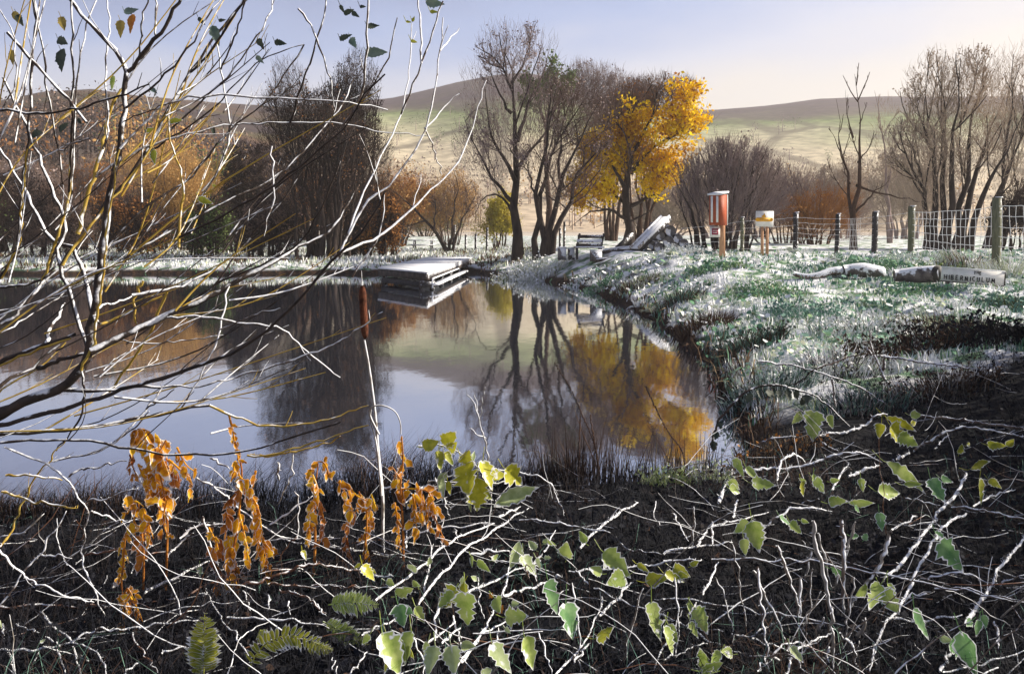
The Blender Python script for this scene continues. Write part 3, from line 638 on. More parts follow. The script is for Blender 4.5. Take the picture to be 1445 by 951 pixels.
tree('orange_bush', 'rounded orange-brown bush glowing behind the picnic table', 'bush', base_of(560, Y + 26), stems(560, Y + 26, 12, 45, 250, Env([(560, 280, 46, 50)], Y + 26), .08, .8, 13), Env([(565, 282, 50, 52), (530, 300, 30, 40)], Y + 26), M['bark_brown'], M['rust'], M['rust'], 12000, .10, dens=(8, 6, 4), tw=.02, fill=1500, leafmix=(M['tan'], .4))
Y = 74
E = Env([(640, 285, 40, 48), (610, 300, 30, 36)], Y)
tree('tan_bush', 'soft tan bush between the orange bush and the tallest trunk, far off', 'bush', base_of(635, Y), stems(635, Y, 12, 36, 250, E, .08, .8, 14), E, M['bark_brown'], M['tan'], M['tan'], 4500, .10, dens=(8, 6, 4), tw=.02, fill=1500)
Y = 62
E = Env([(706, 305, 34, 38), (685, 325, 24, 20)], Y)
tree('yellow_bush', 'bright yellow bush behind the tallest trunk at its left', 'bush', base_of(705, Y), stems(705, Y, 10, 26, 280, E, .06, .5, 15), E, M['bark_brown'], M['yellow'], M['yellow'], 8000, .10, dens=(8, 6, 4), tw=.018, fill=500)
Y = 52
E = Env([(655, 300, 42, 48), (620, 320, 30, 25), (628, 285, 25, 30)], Y)
tree('leaning_bare_tree', 'small bare tree with a leaning diagonal trunk right of the picnic table', 'tree', base_of(632, Y), [limb(632, Y, [(622, 338), (600, 312), (575, 285), (548, 265)], .16, .04), limb(634, Y, [(636, 330), (640, 300), (645, 265), (640, 240)], .12, .03), limb(638, Y, [(648, 320), (665, 290), (672, 262)], .10, .03),
     branch(Y, [(612, 325), (615, 290), (612, 260)], .07, .02), branch(Y, [(600, 312), (580, 318), (560, 322)], .06, .015)], E, M['bark'], M['twig_brown_far'], M['twig_brown_far'], 800, .05, dens=(8, 6, 4), tw=.014, fill=700)
# hedge and thickets along the far left bank
rr = np.random.default_rng(21)
left_bushes = [(-70, 44, 60, 70, 'twig_dark', 'ivy', 'dark thicket beyond the left edge of the far bank'), (10, 46, 52, 58, 'twig_dark', 'twig_dark', 'tall dark thicket at the left end of the far bank'), (75, 42, 40, 46, 'twig_brown_far', 'twig_dark', 'low brown thicket second from the left on the far bank'),
    (130, 50, 56, 66, 'twig_brown_far', 'rust', 'tall russet thicket behind the thick willow stem'), (190, 46, 40, 42, 'twig_dark', 'rust', 'dark russet bush low on the bank, right of the thick willow stem'), (245, 54, 55, 66, 'tan', 'tan', 'tall tan-leaved tree glowing in the middle of the left bank'),
    (292, 44, 34, 40, 'twig_dark', 'ivy', 'dark green-brown bush in front of the tan-leaved tree'), (345, 48, 36, 78, 'twig_dark', 'twig_dark', 'dark bush left of the dense brown tree'), (380, 41, 40, 40, 'twig_dark', 'twig_brown_far', 'low dark scrub at the foot of the dense brown tree'), (535, 42, 34, 40, 'twig_dark', 'rust', 'low dark scrub at the foot of the blue-black tree')]
for px, Y, rx, ry, tm, lm, lab in left_bushes:
    E = Env([(px, 352 - ry, rx, ry * 1.05), (px - rx * .5, 352 - ry * .55, rx * .8, ry * .62), (px + rx * .5, 352 - ry * .6, rx * .8, ry * .66), (px, 342, rx * 1.1, 18)], Y)
    tree('bank_thicket', lab, 'bush', base_of(px, Y), stems(px, Y, 13, rx * .95, 352 - ry * 1.8, E, .09, .9, int(abs(px))), E, M['bark'], M[tm], M[lm], 8000, .075, dens=(8, 6, 4), tw=.016, fill=3600, group='thickets along the far left bank')
# trees on the left hillside behind
for px, Y, rx, ry, tm, lm, lab in [(40, 85, 70, 50, 'twig_brown_far', 'twig_mauve', 'mauve-brown wood edge tree high at the left, behind the thickets'), (150, 100, 60, 46, 'twig_brown_far', 'rust', 'reddish tree behind the tall russet thicket'), (235, 80, 70, 66, 'tan', 'tan', 'ochre tree on the left hillside between the two willow stems'),
                                 (310, 90, 50, 54, 'tan', 'ivy', 'olive green tree on the left hillside near the dense brown tree'), (430, 95, 60, 50, 'twig_brown_far', 'rust', 'brown hillside tree behind the pair of dark trees'), (600, 120, 50, 34, 'twig_pale', 'ivy', 'pale green tree on the slope above the orange bush')]:
    E = Env([(px, 330 - ry, rx, ry), (px - rx * .6, 330 - ry * .6, rx * .6, ry * .6), (px + rx * .6, 330 - ry * .7, rx * .6, ry * .7)], Y)
    tree('hillside_tree', lab, 'tree', base_of(px, Y), stems(px, Y, 9, rx, 330 - ry * 1.8, E, .15, 1.0, int(px)), E, M['bark_brown'], M[tm], M[lm], 15000, .16, dens=(7, 6, 4), tw=.035, fill=3200, group='trees on the left hillside')
# misty woodland on the lower slopes: reads as one mass
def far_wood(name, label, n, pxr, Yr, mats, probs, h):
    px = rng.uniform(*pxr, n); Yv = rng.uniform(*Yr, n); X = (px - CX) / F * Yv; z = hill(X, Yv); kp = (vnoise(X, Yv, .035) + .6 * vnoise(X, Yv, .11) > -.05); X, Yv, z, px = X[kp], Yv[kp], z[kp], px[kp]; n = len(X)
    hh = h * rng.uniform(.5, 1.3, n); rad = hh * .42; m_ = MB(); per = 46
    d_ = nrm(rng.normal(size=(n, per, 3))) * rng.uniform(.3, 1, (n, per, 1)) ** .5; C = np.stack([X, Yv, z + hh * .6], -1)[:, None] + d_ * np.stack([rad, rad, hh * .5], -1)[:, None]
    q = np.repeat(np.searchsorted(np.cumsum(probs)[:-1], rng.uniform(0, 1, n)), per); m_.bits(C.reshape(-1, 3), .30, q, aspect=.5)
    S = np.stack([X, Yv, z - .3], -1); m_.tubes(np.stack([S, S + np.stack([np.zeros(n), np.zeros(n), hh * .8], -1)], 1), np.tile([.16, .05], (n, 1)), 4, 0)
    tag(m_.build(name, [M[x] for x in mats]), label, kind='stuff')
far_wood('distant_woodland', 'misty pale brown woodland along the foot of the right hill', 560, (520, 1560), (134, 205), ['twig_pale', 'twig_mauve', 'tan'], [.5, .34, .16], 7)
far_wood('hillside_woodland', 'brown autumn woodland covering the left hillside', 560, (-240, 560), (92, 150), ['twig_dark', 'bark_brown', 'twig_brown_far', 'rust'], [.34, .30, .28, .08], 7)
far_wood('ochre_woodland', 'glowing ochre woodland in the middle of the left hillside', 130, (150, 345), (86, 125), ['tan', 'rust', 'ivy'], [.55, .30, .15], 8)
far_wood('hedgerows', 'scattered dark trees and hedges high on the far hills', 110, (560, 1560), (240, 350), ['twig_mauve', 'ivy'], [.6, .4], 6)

# ------------------------------------------------------------------ jetty
def rotz(a): c, s_ = math.cos(a), math.sin(a); return np.array([[c, -s_, 0], [s_, c, 0], [0, 0, 1.]])
def roty(a): c, s_ = math.cos(a), math.sin(a); return np.array([[c, 0, s_], [0, 1, 0], [-s_, 0, c]])
def rotx(a): c, s_ = math.cos(a), math.sin(a); return np.array([[1, 0, 0], [0, c, -s_], [0, s_, c]])
def quadslab(mb, a, b_, c, d, top, th, m=0):
    """slab over four (x, y) corners"""
    v = [[*p, top - th] for p in (a, b_, c, d)] + [[*p, top] for p in (a, b_, c, d)]
    mb.add(v, [[0, 3, 2, 1], [4, 5, 6, 7], [0, 1, 5, 4], [1, 2, 6, 5], [2, 3, 7, 6], [3, 0, 4, 7]], m)
TL = np.array([-4.78, 28.6]); TR = np.array([-2.69, 25.5]); FR = np.array([-1.92, 39.2]); FL = np.array([-4.1, 40.6])
jt = thing('jetty', (-3.6, 30, 0), 'low wooden jetty with frosted deck jutting from the bank into the pond', 'jetty')
d = MB(); n = 46
lerp = lambda a, b_, t: a + (b_ - a) * t
for i_ in range(n):
    t0, t1 = i_ / n + 0.0006, (i_ + 1) / n - 0.0009
    quadslab(d, lerp(TL, FL, t0), lerp(TR, FR, t0), lerp(TR, FR, t1), lerp(TL, FL, t1), 0.58 + rng.uniform(-.004, .004), 0.045)
d.build('deck', M['snow'], jt)
d = MB()
for a, b_ in ((TL, TR), (TR, FR), (FL, TL)):
    dr = (b_ - a) / np.linalg.norm(b_ - a); nn = np.array([-dr[1], dr[0]]) * 0.04
    ins = 0.03 if a is not TR else 0.03
    a2, b2 = a + dr * .05 + nn * 1.2, b_ - dr * .05 + nn * 1.2
    quadslab(d, a2 - nn, b2 - nn, b2 + nn, a2 + nn, 0.53, 0.24)
d.build('fascia', M['wood_dark'], jt)
for t in (0.0, 0.16, 0.32, 0.5, 0.7):
    for a, b_ in ((TL, FL), (TR, FR)):
        p = lerp(a, b_, t + .015); p = p + (np.array([.22, .05]) if a is TL else np.array([-.22, .1]))
        l_ = MB(); l_.box((p[0], p[1], -0.06), (.16, .16, .68)); l_.build('leg', M['wood_dark'], jt)
s_ = MB(); dn = (FR - TR) / np.linalg.norm(FR - TR); o_ = np.array([0.10, -0.02])
quadslab(s_, TR + o_ + dn * .1, TR + o_ + np.array([.26, 0]) + dn * .1, lerp(TR, FR, .62) + o_ + np.array([.26, 0]), lerp(TR, FR, .62) + o_, .20, .05)
s_.build('lower_step', M['wood_white'], jt)
s_ = MB(); dn2 = (TR - TL) / np.linalg.norm(TR - TL); out_ = np.array([-dn2[1], dn2[0]]) * -.25
quadslab(s_, TL + dn2 * .4 + out_ * .2, TR + dn2 * .0 + out_ * .2, TR - out_ * 1.4, TL - out_ * 1.4 + dn2 * .4, .23, .16)
s_.build('under_beam', M['post_dark'], jt)
r_ = MB(); c0 = np.array([*TR, 0.36]) + (0.16, .1, 0); r_.tube([c0 + (0, 0, -.3), c0, np.array([*lerp(TR, FR, .5), .36]) + (.16, 0, 0)], .03, 6); r_.build('side_rail', M['wire'], jt)

# ------------------------------------------------------------------ picnic table
Y = 58; bp_ = on_ground(596, Y)
pt = thing('picnic_table', bp_, 'small dark picnic table with a frosted top on the far bank', 'table')
k = Y / F
m_ = MB(); m_.box(bp_ + (0, 0, 0.74), (38 * k, 0.8, 0.07)); m_.build('tabletop', M['wood_white'], pt)
for sy in (-.75, .75):
    m_ = MB(); m_.box(bp_ + (0, sy, 0.42), (36 * k, 0.28, 0.05)); m_.build('seat', M['wood_white'], pt)
for sx in (-12, 12):
    m_ = MB(); m_.box(bp_ + (sx * k, 0, 0.38), (.09, 1.5, .09))
    for sy in (-1, 1): m_.box(bp_ + (sx * k + .06, sy * .5, 0.36), (.09, .10, .80), rotx(sy * 0.45))
    m_.build('leg', M['post_dark'], pt)

# ------------------------------------------------------------------ bench with sloping slatted back
Y = 30; k = Y / F; g0 = on_ground(832, Y); zb = EYE - (363 - HY) * k
def at(px, py, Y=30.0): return P(px, py, Y)
bn = thing('bench', (g0[0], Y, zb), 'dark wooden bench with a leaning slatted backrest on the frosty mound', 'bench')
for i_, py in enumerate((334, 340.5, 346)):
    m_ = MB(); c = at(833 - i_ * 1.2, py, Y + .35 - i_ * .06); m_.box(c, (36 * k, .035, 4.6 * k), rotx(-.25)); m_.build('backrest_slat', M['wood_dark'] if i_ != 1 else M['wood_white'], bn)
for sx in (-17, 17):
    m_ = MB(); m_.tube([at(833 + sx + 2, 330, Y + .42), at(833 + sx - 2, 349, Y + .24), at(833 + sx - 2, 366, Y + .22)], .045, 5); m_.build('back_post', M['post_dark'], bn)
m_ = MB(); m_.box(at(831, 349, Y), (42 * k, .45, .06)); m_.build('seat', M['wood_white'], bn)
for sx in (-18, 14):
    m_ = MB(); m_.box(at(832 + sx, 357.5, Y - .12), (.10, .10, 15 * k)); m_.build('leg', M['post_dark'], bn)
def block(name, px, py0, py1, w_, Y, label, cat, mt, top=True, yaw=0.2, group=None):
    k = Y / F; c = P(px, (py0 + py1) / 2, Y); h = (py1 - py0) * k
    r0 = thing(name, (c[0], c[1], c[2] - h / 2), label, cat, group)
    m_ = MB(); m_.box(c, (w_ * k, w_ * k * .7, h), rotz(yaw), taper=.95); m_.build('block', mt, r0)
    if top: m_ = MB(); m_.box(c + (0, 0, h / 2 + .02), (w_ * k * 1.06, w_ * k * .76, .045), rotz(yaw)); m_.build('frosted_cap', M['snow'], r0)
    return r0
block('stone_block', 793, 350, 367, 11, 30.2, 'upright grey stone block at the left end of the bench', 'block', M['stone'])
block('stone_block', 806, 351, 367, 9, 30.6, 'darker stone block between the leftmost block and the bench seat', 'block', M['log'])
block('tree_stump', 841, 354, 369, 15, 28.8, 'low grey stump with frosted top in front of the bench', 'stump', M['log'])
def plank(name, a, b_, w_, th, mt, label, cat, cap=True):
    a = np.array(a); b_ = np.array(b_); c = (a + b_) / 2; L = np.linalg.norm(b_ - a); d_ = (b_ - a) / L
    y_ = nrm(np.cross([0, 0, 1.0], d_)); z_ = np.cross(d_, y_); Rm = np.stack([d_, y_, z_], 1)
    r0 = thing(name, (c[0], c[1], min(a[2], b_[2])), label, cat)
    m_ = MB(); m_.box(c, (L, w_, th), Rm); m_.build('board', mt, r0)
    if cap: m_ = MB(); m_.box(c + z_ * (th / 2 + .016), (L * .985, w_ * .9, .03), Rm); m_.build('frost_layer', M['snow'], r0)
plank('timber_beam', at(848, 356, 29.6), at(884, 350.5, 30.3), .30, .12, M['wood_dark'], 'dark flat timber beam lying right of the bench', 'beam')
plank('timber_beam', at(842, 368, 28.6), at(872, 364.5, 28.9), .22, .09, M['wood_dark'], 'thin timber beam lying in the frosty grass below the stump', 'beam')
plank('leaning_plank', at(870, 352, 31.6), at(892, 331, 32.4), .16, .16, M['post_dark'], 'short dark prop leaning at the foot of the golden oak', 'plank', False)
plank('leaning_board', at(880, 353.5, 29.4), at(936, 337, 31.8), .38, .08, M['wood_dark'], 'low frosted board sloping up behind the slide-like ramp', 'plank')
# the ramp: long frosted board leaning on the heap
a = at(897, 354, 28.6); b_ = at(941, 309, 29.6)
rp_ = thing('leaning_ramp', (a[0], a[1], a[2]), 'thick white-frosted ramp board leaning steeply on a heap of logs', 'ramp')
c = (a + b_) / 2; L = np.linalg.norm(b_ - a); d_ = (b_ - a) / L; y_ = nrm(np.cross([0, 0, 1.0], d_)); z_ = np.cross(d_, y_); Rm = np.stack([d_, y_, z_], 1)
m_ = MB(); m_.box(c, (L, .42, .15), Rm); m_.build('board', M['post_dark'], rp_)
m_ = MB(); m_.box(c + z_ * .095, (L * .99, .36, .04), Rm); m_.build('frost_layer', M['snow'], rp_)
for sy in (-.2, .2):
    m_ = MB(); m_.box(c + y_ * sy + z_ * .125, (L, .05, .10), Rm); m_.build('side_lip', M['wood_white'], rp_)
# heap of cut logs, round frosted ends to the viewer
heap = [(908, 349, 6), (920, 346, 6), (930, 349, 7), (932, 333, 7), (946, 326, 8), (943, 341, 8), (957, 337, 7), (965, 344, 7), (952, 350, 8), (974, 350, 7), (936, 318, 5), (985, 352, 5)]
hl = ['small log at the left foot of the log heap', 'small log tucked under the ramp board, second from the left', 'log at the heap bottom below the middle of the ramp', 'log resting just under the ramp board', 'large log high in the heap beside the top of the ramp',
      'log in the heart of the heap', 'log at the right shoulder of the heap', 'log right of the shoulder, halfway down', 'large log at the centre of the bottom row', 'log near the right foot of the heap', 'topmost small log behind the ramp end', 'small last log at the far right of the heap']
for (px, py, r0), lab in zip(heap, hl):
    Y = 29.6 + rng.uniform(-.15, .3); k = Y / F; c = P(px, py, Y); r_ = r0 * k
    lg = thing('log', c - (0, 0, r_), lab, 'log', 'cut logs heaped under the ramp')
    dx = rng.uniform(-.25, .25); m_ = MB(); m_.tube([c, c + (dx * .5, .5, 0), c + (dx, 1.0, 0)], [r_, r_ * 1.03, r_ * .95], 12); m_.build('bark', M['log'], lg, smooth=True)
    m_ = MB(); m_.tube([c + (0, -.012, 0), c + (0, .03, 0)], [r_ * .9, r_ * .92], 12, cap=True); m_.build('cut_end', M['stone'], lg)

# ------------------------------------------------------------------ red-brown box on its post
Y = 24.0; k = Y / F
g0 = on_ground(1018, Y); zt = P(0, 318, Y)[2]
bx_ = thing('wooden_box', g0, 'red-brown box with frosted white roof and two white stripes, on a tan post', 'box')
m_ = MB(); m_.box(((1020.5 - CX) * k, Y + .12, (g0[2] - .15 + P(0, 290, Y)[2]) / 2), (.15, .13, P(0, 290, Y)[2] - g0[2] + .15)); m_.build('post', M['post_tan'], bx_)
yaw = R(-42); hgt = (318 - 275) * k; cb_ = P(1013.5, 296.5, Y)
Rz = rotz(yaw)
W_, D_ = .36, .44
m_ = MB(); m_.box(cb_, (W_, D_, hgt), Rz); m_.build('body', M['box_red'], bx_)
for s2 in (-.088, .088):
    m_ = MB(); m_.box(cb_ + Rz @ np.array([s2, -D_ / 2 - .006, .02]), (.068, .014, hgt * .86), Rz); m_.build('white_stripe', M['white_paint'], bx_)
m_ = MB(); m_.box(cb_ + (0, 0, hgt / 2 + .045) , (W_ * 1.22, D_ * 1.2, .05), Rz @ rotx(.16)); m_.build('roof', M['snow'], bx_)
for sx, sy in ((1, 1),):
    m_ = MB(); m_.box(cb_ + Rz @ np.array([sx * W_ / 2, sy * D_ / 2, 0]), (.03, .03, hgt * 1.0), Rz); m_.build('corner_trim', M['white_paint'], bx_)
pn = thing('small_sign', P(1008, 335, Y), 'small white notice with a maroon square hung under the red-brown box', 'sign')
m_ = MB(); m_.box(P(1009, 327.5, Y - .02), (14 * k, .025, 15 * k)); m_.build('board', M['white_paint'], pn)
m_ = MB(); m_.box(P(1009, 327, Y - .036), (9 * k, .008, 9 * k)); m_.build('maroon_square', M['maroon'], pn)
for dz in (-1.6, 1.4):
    m_ = MB(); m_.box(P(1009, 327 + dz, Y - .043), (6 * k, .006, .8 * k)); m_.build('text_line', M['white_paint'], pn)

# yellow marked sign on two posts
Y = 25.5; k = Y / F; g0 = on_ground(1079, Y)
sg = thing('notice_sign', g0, 'white sign with an orange-yellow bar on two tan posts', 'sign')
for px, mt in ((1075.5, 'post_tan'), (1082.5, 'post_tan')):
    m_ = MB(); zt = P(0, 315, Y)[2]; m_.box(((px - CX) * k, Y, (zt + g0[2] - .1) / 2), (.075, .07, zt - g0[2] + .1)); m_.build('post', M[mt], sg)
m_ = MB(); m_.box(P(1079, 309, Y - .055), (25 * k, .03, 22 * k), roty(.02)); m_.build('board', M['white_paint'], sg)
m_ = MB(); m_.box(P(1079, 297.5, Y - .055), (25.4 * k, .034, .014)); m_.build('top_edge', M['post_dark'], sg)
m_ = MB(); m_.box(P(1078.5, 310, Y - .076), (21 * k, .01, 5.5 * k)); 
for dx in (-10, 10): m_.blob(P(1078.5 + dx, 310, Y - .076), (2.6 * k, .008, 2.7 * k), nu=10, nv=6, rough=0)
m_.build('orange_bar', M['orange_paint'], sg)
m_ = MB(); c = P(1078, 304.5, Y - .078)
m_.add([c + (-.07, 0, -.05), c + (.05, 0, -.05), c + (.06, 0, -.02), c + (.01, 0, .08), c + (-.02, 0, .02), c + (-.07, 0, -.01), c + (-.07, -.01, -.05), c + (.05, -.01, -.05), c + (.06, -.01, -.02), c + (.01, -.01, .08), c + (-.02, -.01, .02), c + (-.07, -.01, -.01)],
       [[0, 1, 7, 6], [1, 2, 8, 7], [2, 3, 9, 8], [3, 4, 10, 9], [4, 5, 11, 10], [5, 0, 6, 11], [6, 7, 8, 11], [8, 9, 10, 11]]); m_.build('orange_mark', M['orange_paint'], sg)
for dx in (-5, -1.5, 2, 5):
    m_ = MB(); m_.box(P(1078.5 + dx, 310.3, Y - .083), (2 * k, .006, .9 * k)); m_.build('text_line', M['post_tan'], sg)

# ------------------------------------------------------------------ fence
posts = [(1047, 307, 26.5, 4.5, 'wood_green', 0, 'slim green-grey fence post right of the box'), (1122, 300, 26.5, 6, 'post_dark', .02, 'black fence post right of the yellow-barred sign'), (1180, 302, 26.3, 5.5, 'post_dark', .06, 'thin dark fence post left of the young bare tree, leaning right'),
         (1233, 299, 26.0, 7, 'post_dark', .05, 'black fence post right of the young bare tree'), (1285, 291, 25.0, 8, 'wood_green', .03, 'mossy green fence post where the wire mesh begins'), (1405, 279, 20.5, 10, 'wood_green', .04, 'tallest mossy green post, near the right edge')]
PT = []
for px, pt_, Y, w_, mt, lean, lab in posts:
    k = Y / F; g0 = on_ground(px, Y); top = P(px + lean * 40, pt_, Y); r0 = thing('fence_post', g0, lab, 'post', 'posts of the wire fence')
    q = np.array([g0 - (0, 0, .2), (g0 + top) / 2 + (.01, 0, 0), top]); m_ = MB()
    m_.tubes(q[None], np.full((1, 3), w_ * k * .60), 7, cap=True); m_.build('shaft', M[mt], r0)
    m_ = MB(); m_.tube([top + (w_ * k * .25, -.02, 0), top + (w_ * k * .25, -.02, .02)], w_ * k * .5, 7, cap=True); m_.build('frosted_top', M['snow'], r0)
    PT.append((g0, top))
def wire(mb, a, b_, sag=.03, r=.006, n=14, jit=.006):
    t = np.linspace(0, 1, n)[:, None]; q = a * (1 - t) + b_ * t; q[:, 2] -= sag * 4 * (t * (1 - t))[:, 0]; q[1:-1] += rng.normal(size=(n - 2, 3)) * jit; mb.tube(q, r, 4)
farpost = (on_ground(960, 28), P(960, 318, 28)); offp = (on_ground(1560, 17.5), P(1560, 262, 17.5))
spans = [(farpost, PT[0], 4, 0, 'wire_fence', 'faint wires strung left of the slim green-grey post'), (PT[0], PT[1], 5, 0, 'wire_fence', 'wires behind the yellow-barred sign'), (PT[1], PT[2], 7, 0, 'wire_fence', 'seven wires between the black post and the leaning thin post'),
         (PT[2], PT[3], 7, 9, 'wire_fence', 'wires crossing in front of the young bare tree'), (PT[3], PT[4], 6, 0, 'wire_fence', 'wires between the black post and the mossy post'), (PT[4], PT[5], 7, 19, 'mesh_fence', 'white frosted square wire mesh in front of the big stem clump'), (PT[5], offp, 7, 14, 'mesh_fence', 'frosted square wire mesh from the tallest post to the right edge')]
for (A, B_, nw, nv, nm, lab) in spans:
    c = (A[0] + B_[0]) / 2; r0 = thing(nm, c, lab, 'fence', 'wire between the fence posts'); hw = MB(); mesh_ = nv > 10
    for i_ in range(nw):
        f_ = 0.08 + 0.80 * i_ / (nw - 1); wire(hw, A[0] * (1 - f_) + A[1] * f_ + (0, -.07, 0), B_[0] * (1 - f_) + B_[1] * f_ + (0, -.07, 0), .05 if mesh_ else .02, .0085 if mesh_ else .0045, jit=.012 if mesh_ else .005)
    o_ = hw.build('line_wires', M['wire'], r0);
    if nv:
        vw = MB()
        for j in range(nv):
            t = (j + .6) / nv; lo = A[0] * (1 - t) + B_[0] * t; hi = A[1] * (1 - t) + B_[1] * t; off = np.array([0, -.075, 0]); s4 = 4 * t * (1 - t) * .05
            if not mesh_: t = t * .35 + .25; lo = A[0] * (1 - t) + B_[0] * t; hi = A[1] * (1 - t) + B_[1] * t
            wire(vw, lo + (hi - lo) * .06 + off - (0, 0, s4), lo + (hi - lo) * .885 + off - (0, 0, s4), 0, .0075 if mesh_ else .004, 8, .012)
        vw.build('stay_wires', M['wire'], r0)
# far dark posts beyond the mound
for px, pt_, Y, lab in [(641, 318, 56, 'short dark stake right of the small leaning tree'), (657, 331, 56, 'shorter stake, second from the small leaning tree'), (671, 330, 55, 'leaning dark stake left of the yellow bush'), (687, 321, 54, 'tall dark stake in front of the yellow bush'), (790, 322, 40, 'dark stake between the four-stemmed tree and the bench'), (796, 313, 41, 'taller dark stake left of the bench back')]:
    g0 = on_ground(px, Y); k = Y / F; r0 = thing('wooden_stake', g0, lab, 'stake', 'dark stakes on the far bank'); m_ = MB(); m_.tubes(np.array([g0 - (0, 0, .2), P(px + .5, pt_, Y)])[None], np.full((1, 2), 1.7 * k), 6, cap=True); m_.build('shaft', M['post_dark'], r0)

# ------------------------------------------------------------------ logs and the lettered board
def logthing(pts, r, lab, mt='log', nm='fallen_log', capm='stone', hollow=None):
    pts = np.array(pts); r0 = thing(nm, pts.mean(0) - (0, 0, max(r)), lab, 'log'); q = chain(pts, 9); m_ = MB(); m_.tubes(q[None], np.interp(np.linspace(0, 1, 9), np.linspace(0, 1, len(r)), r)[None], 10, cap=True); o_ = m_.build('trunk', M[mt], r0, smooth=False)
    return r0
def fr(px, py, Y, r): p = P(px, py, Y); return p
Y = 18.6
logthing([P(1120, 386, Y), P(1138, 391, Y - .1), P(1158, 388, Y - .1), P(1172, 383, Y), P(1188, 382, Y)], [.05, .07, .08, .09, .10], 'slim curved branch log sagging in the middle under white frost', 'twig_white')
logthing([P(1191, 383, Y), P(1215, 381, Y - .05), P(1246, 384, Y)], [.14, .17, .12], 'rounded frosted log in the green weeds, middle of the three')
r0 = logthing([P(1262, 389, 17.9), P(1290, 388, 17.8), P(1324, 386.5, 17.6)], [.13, .18, .19], 'thick grey log with a dark cut end beside the lettered board')
m_ = MB(); m_.tube([P(1323, 386.5, 17.58), P(1328, 386.5, 17.5)], [.195, .17], 12, cap=True); m_.build('cut_end', M['ink'], r0)
Y = 17.0; k = Y / F
A = P(1328, 386.5, Y); B_ = P(1417, 393.5, Y - .5); c = (A + B_) / 2
hb_ = thing('name_board', (c[0], c[1], c[2] - .3), 'long white board with hand-painted capitals, tilted down to the right', 'sign')
d_ = (B_ - A); L = np.linalg.norm(d_); d_ /= L; y_ = nrm(np.cross([0, 0, 1.0], d_)); z_ = np.cross(d_, y_); Rm = np.stack([d_, y_, z_], 1); H_ = 18.5 * k
m_ = MB(); m_.box(c, (L, .05, H_), Rm); m_.build('board', M['white_paint'], hb_)
for s2, nm2 in ((-1, 'bottom_edge'), (1, 'top_edge')):
    m_ = MB(); m_.box(c + z_ * s2 * (H_ / 2 + .011), (L * 1.01, .07, .022), Rm); m_.build(nm2, M['wood_dark'] if s2 < 0 else M['snow'], hb_)
m_ = MB(); m_.box(c + d_ * (L / 2 + .012), (.022, .06, H_), Rm); m_.build('end_edge', M['wood_dark'], hb_)
m_ = MB(); m_.box(P(1341, 402, Y + .02), (.15, .12, .30)); m_.build('support_block', M['wood_white'], hb_)
m_ = MB(); m_.box(P(1405, 410, Y - .3), (.10, .10, .26)); m_.build('support_stake', M['post_dark'], hb_)
GL = {'H': [[(0, 0), (0, 1)], [(.7, 0), (.7, 1)], [(0, .5), (.7, .5)]], 'I': [[(.1, 0), (.1, 1)]], 'B': [[(0, 0), (0, 1), (.45, .95), (.5, .7), (.35, .52), (0, .5)], [(.35, .52), (.6, .3), (.5, .05), (0, 0)]],
      'E': [[(.55, 0), (0, 0), (0, 1), (.55, 1)], [(0, .5), (.45, .5)]], 'R': [[(0, 0), (0, 1), (.5, .95), (.55, .7), (.4, .5), (0, .5)], [(.3, .5), (.6, 0)]], 'N': [[(0, 0), (0, 1), (.6, 0), (.6, 1)]],
      'C': [[(.6, .85), (.35, 1), (.05, .7), (.05, .3), (.35, 0), (.6, .15)]], 'U': [[(0, 1), (0, .2), (.3, 0), (.6, .2), (.6, 1)]], 'L': [[(0, 1), (0, 0), (.5, 0)]], 'M': [[(0, 0), (.08, 1), (.4, .3), (.72, 1), (.8, 0)]], 'T': [[(.35, 0), (.35, 1)], [(0, 1), (.7, 1)]]}
def letters(txt, x0, z0, h, adv, thick):
    x = x0
    for i_, ch in enumerate(txt):
        m_ = MB(); wob = rng.uniform(-.01, .01)
        for st_ in GL[ch]:
            q = [c + d_ * (x + u * h * .72) + z_ * (z0 + wob + v * h) - y_ * (-.0) + (-y_ * -1) * 0 for u, v in st_]
            q = [p_ - y_ * .029 for p_ in q]
            for a_, b2 in zip(q[:-1], q[1:]): m_.tube([a_, b2], thick, 5, cap=True)
        m_.build('letter', M['ink'], hb_); x += adv * (.5 if ch == 'I' else 1.25 if ch == 'M' else 1)
LS = (L - .14) / (10 + 2 * .5 + .6)
letters('HIBERNICULUM', -L / 2 + .06, -.10, LS * 1.08, LS, .0095)
letters('THE', -L / 2 + .60, .052, .062, .052, .008)
M_y = y_

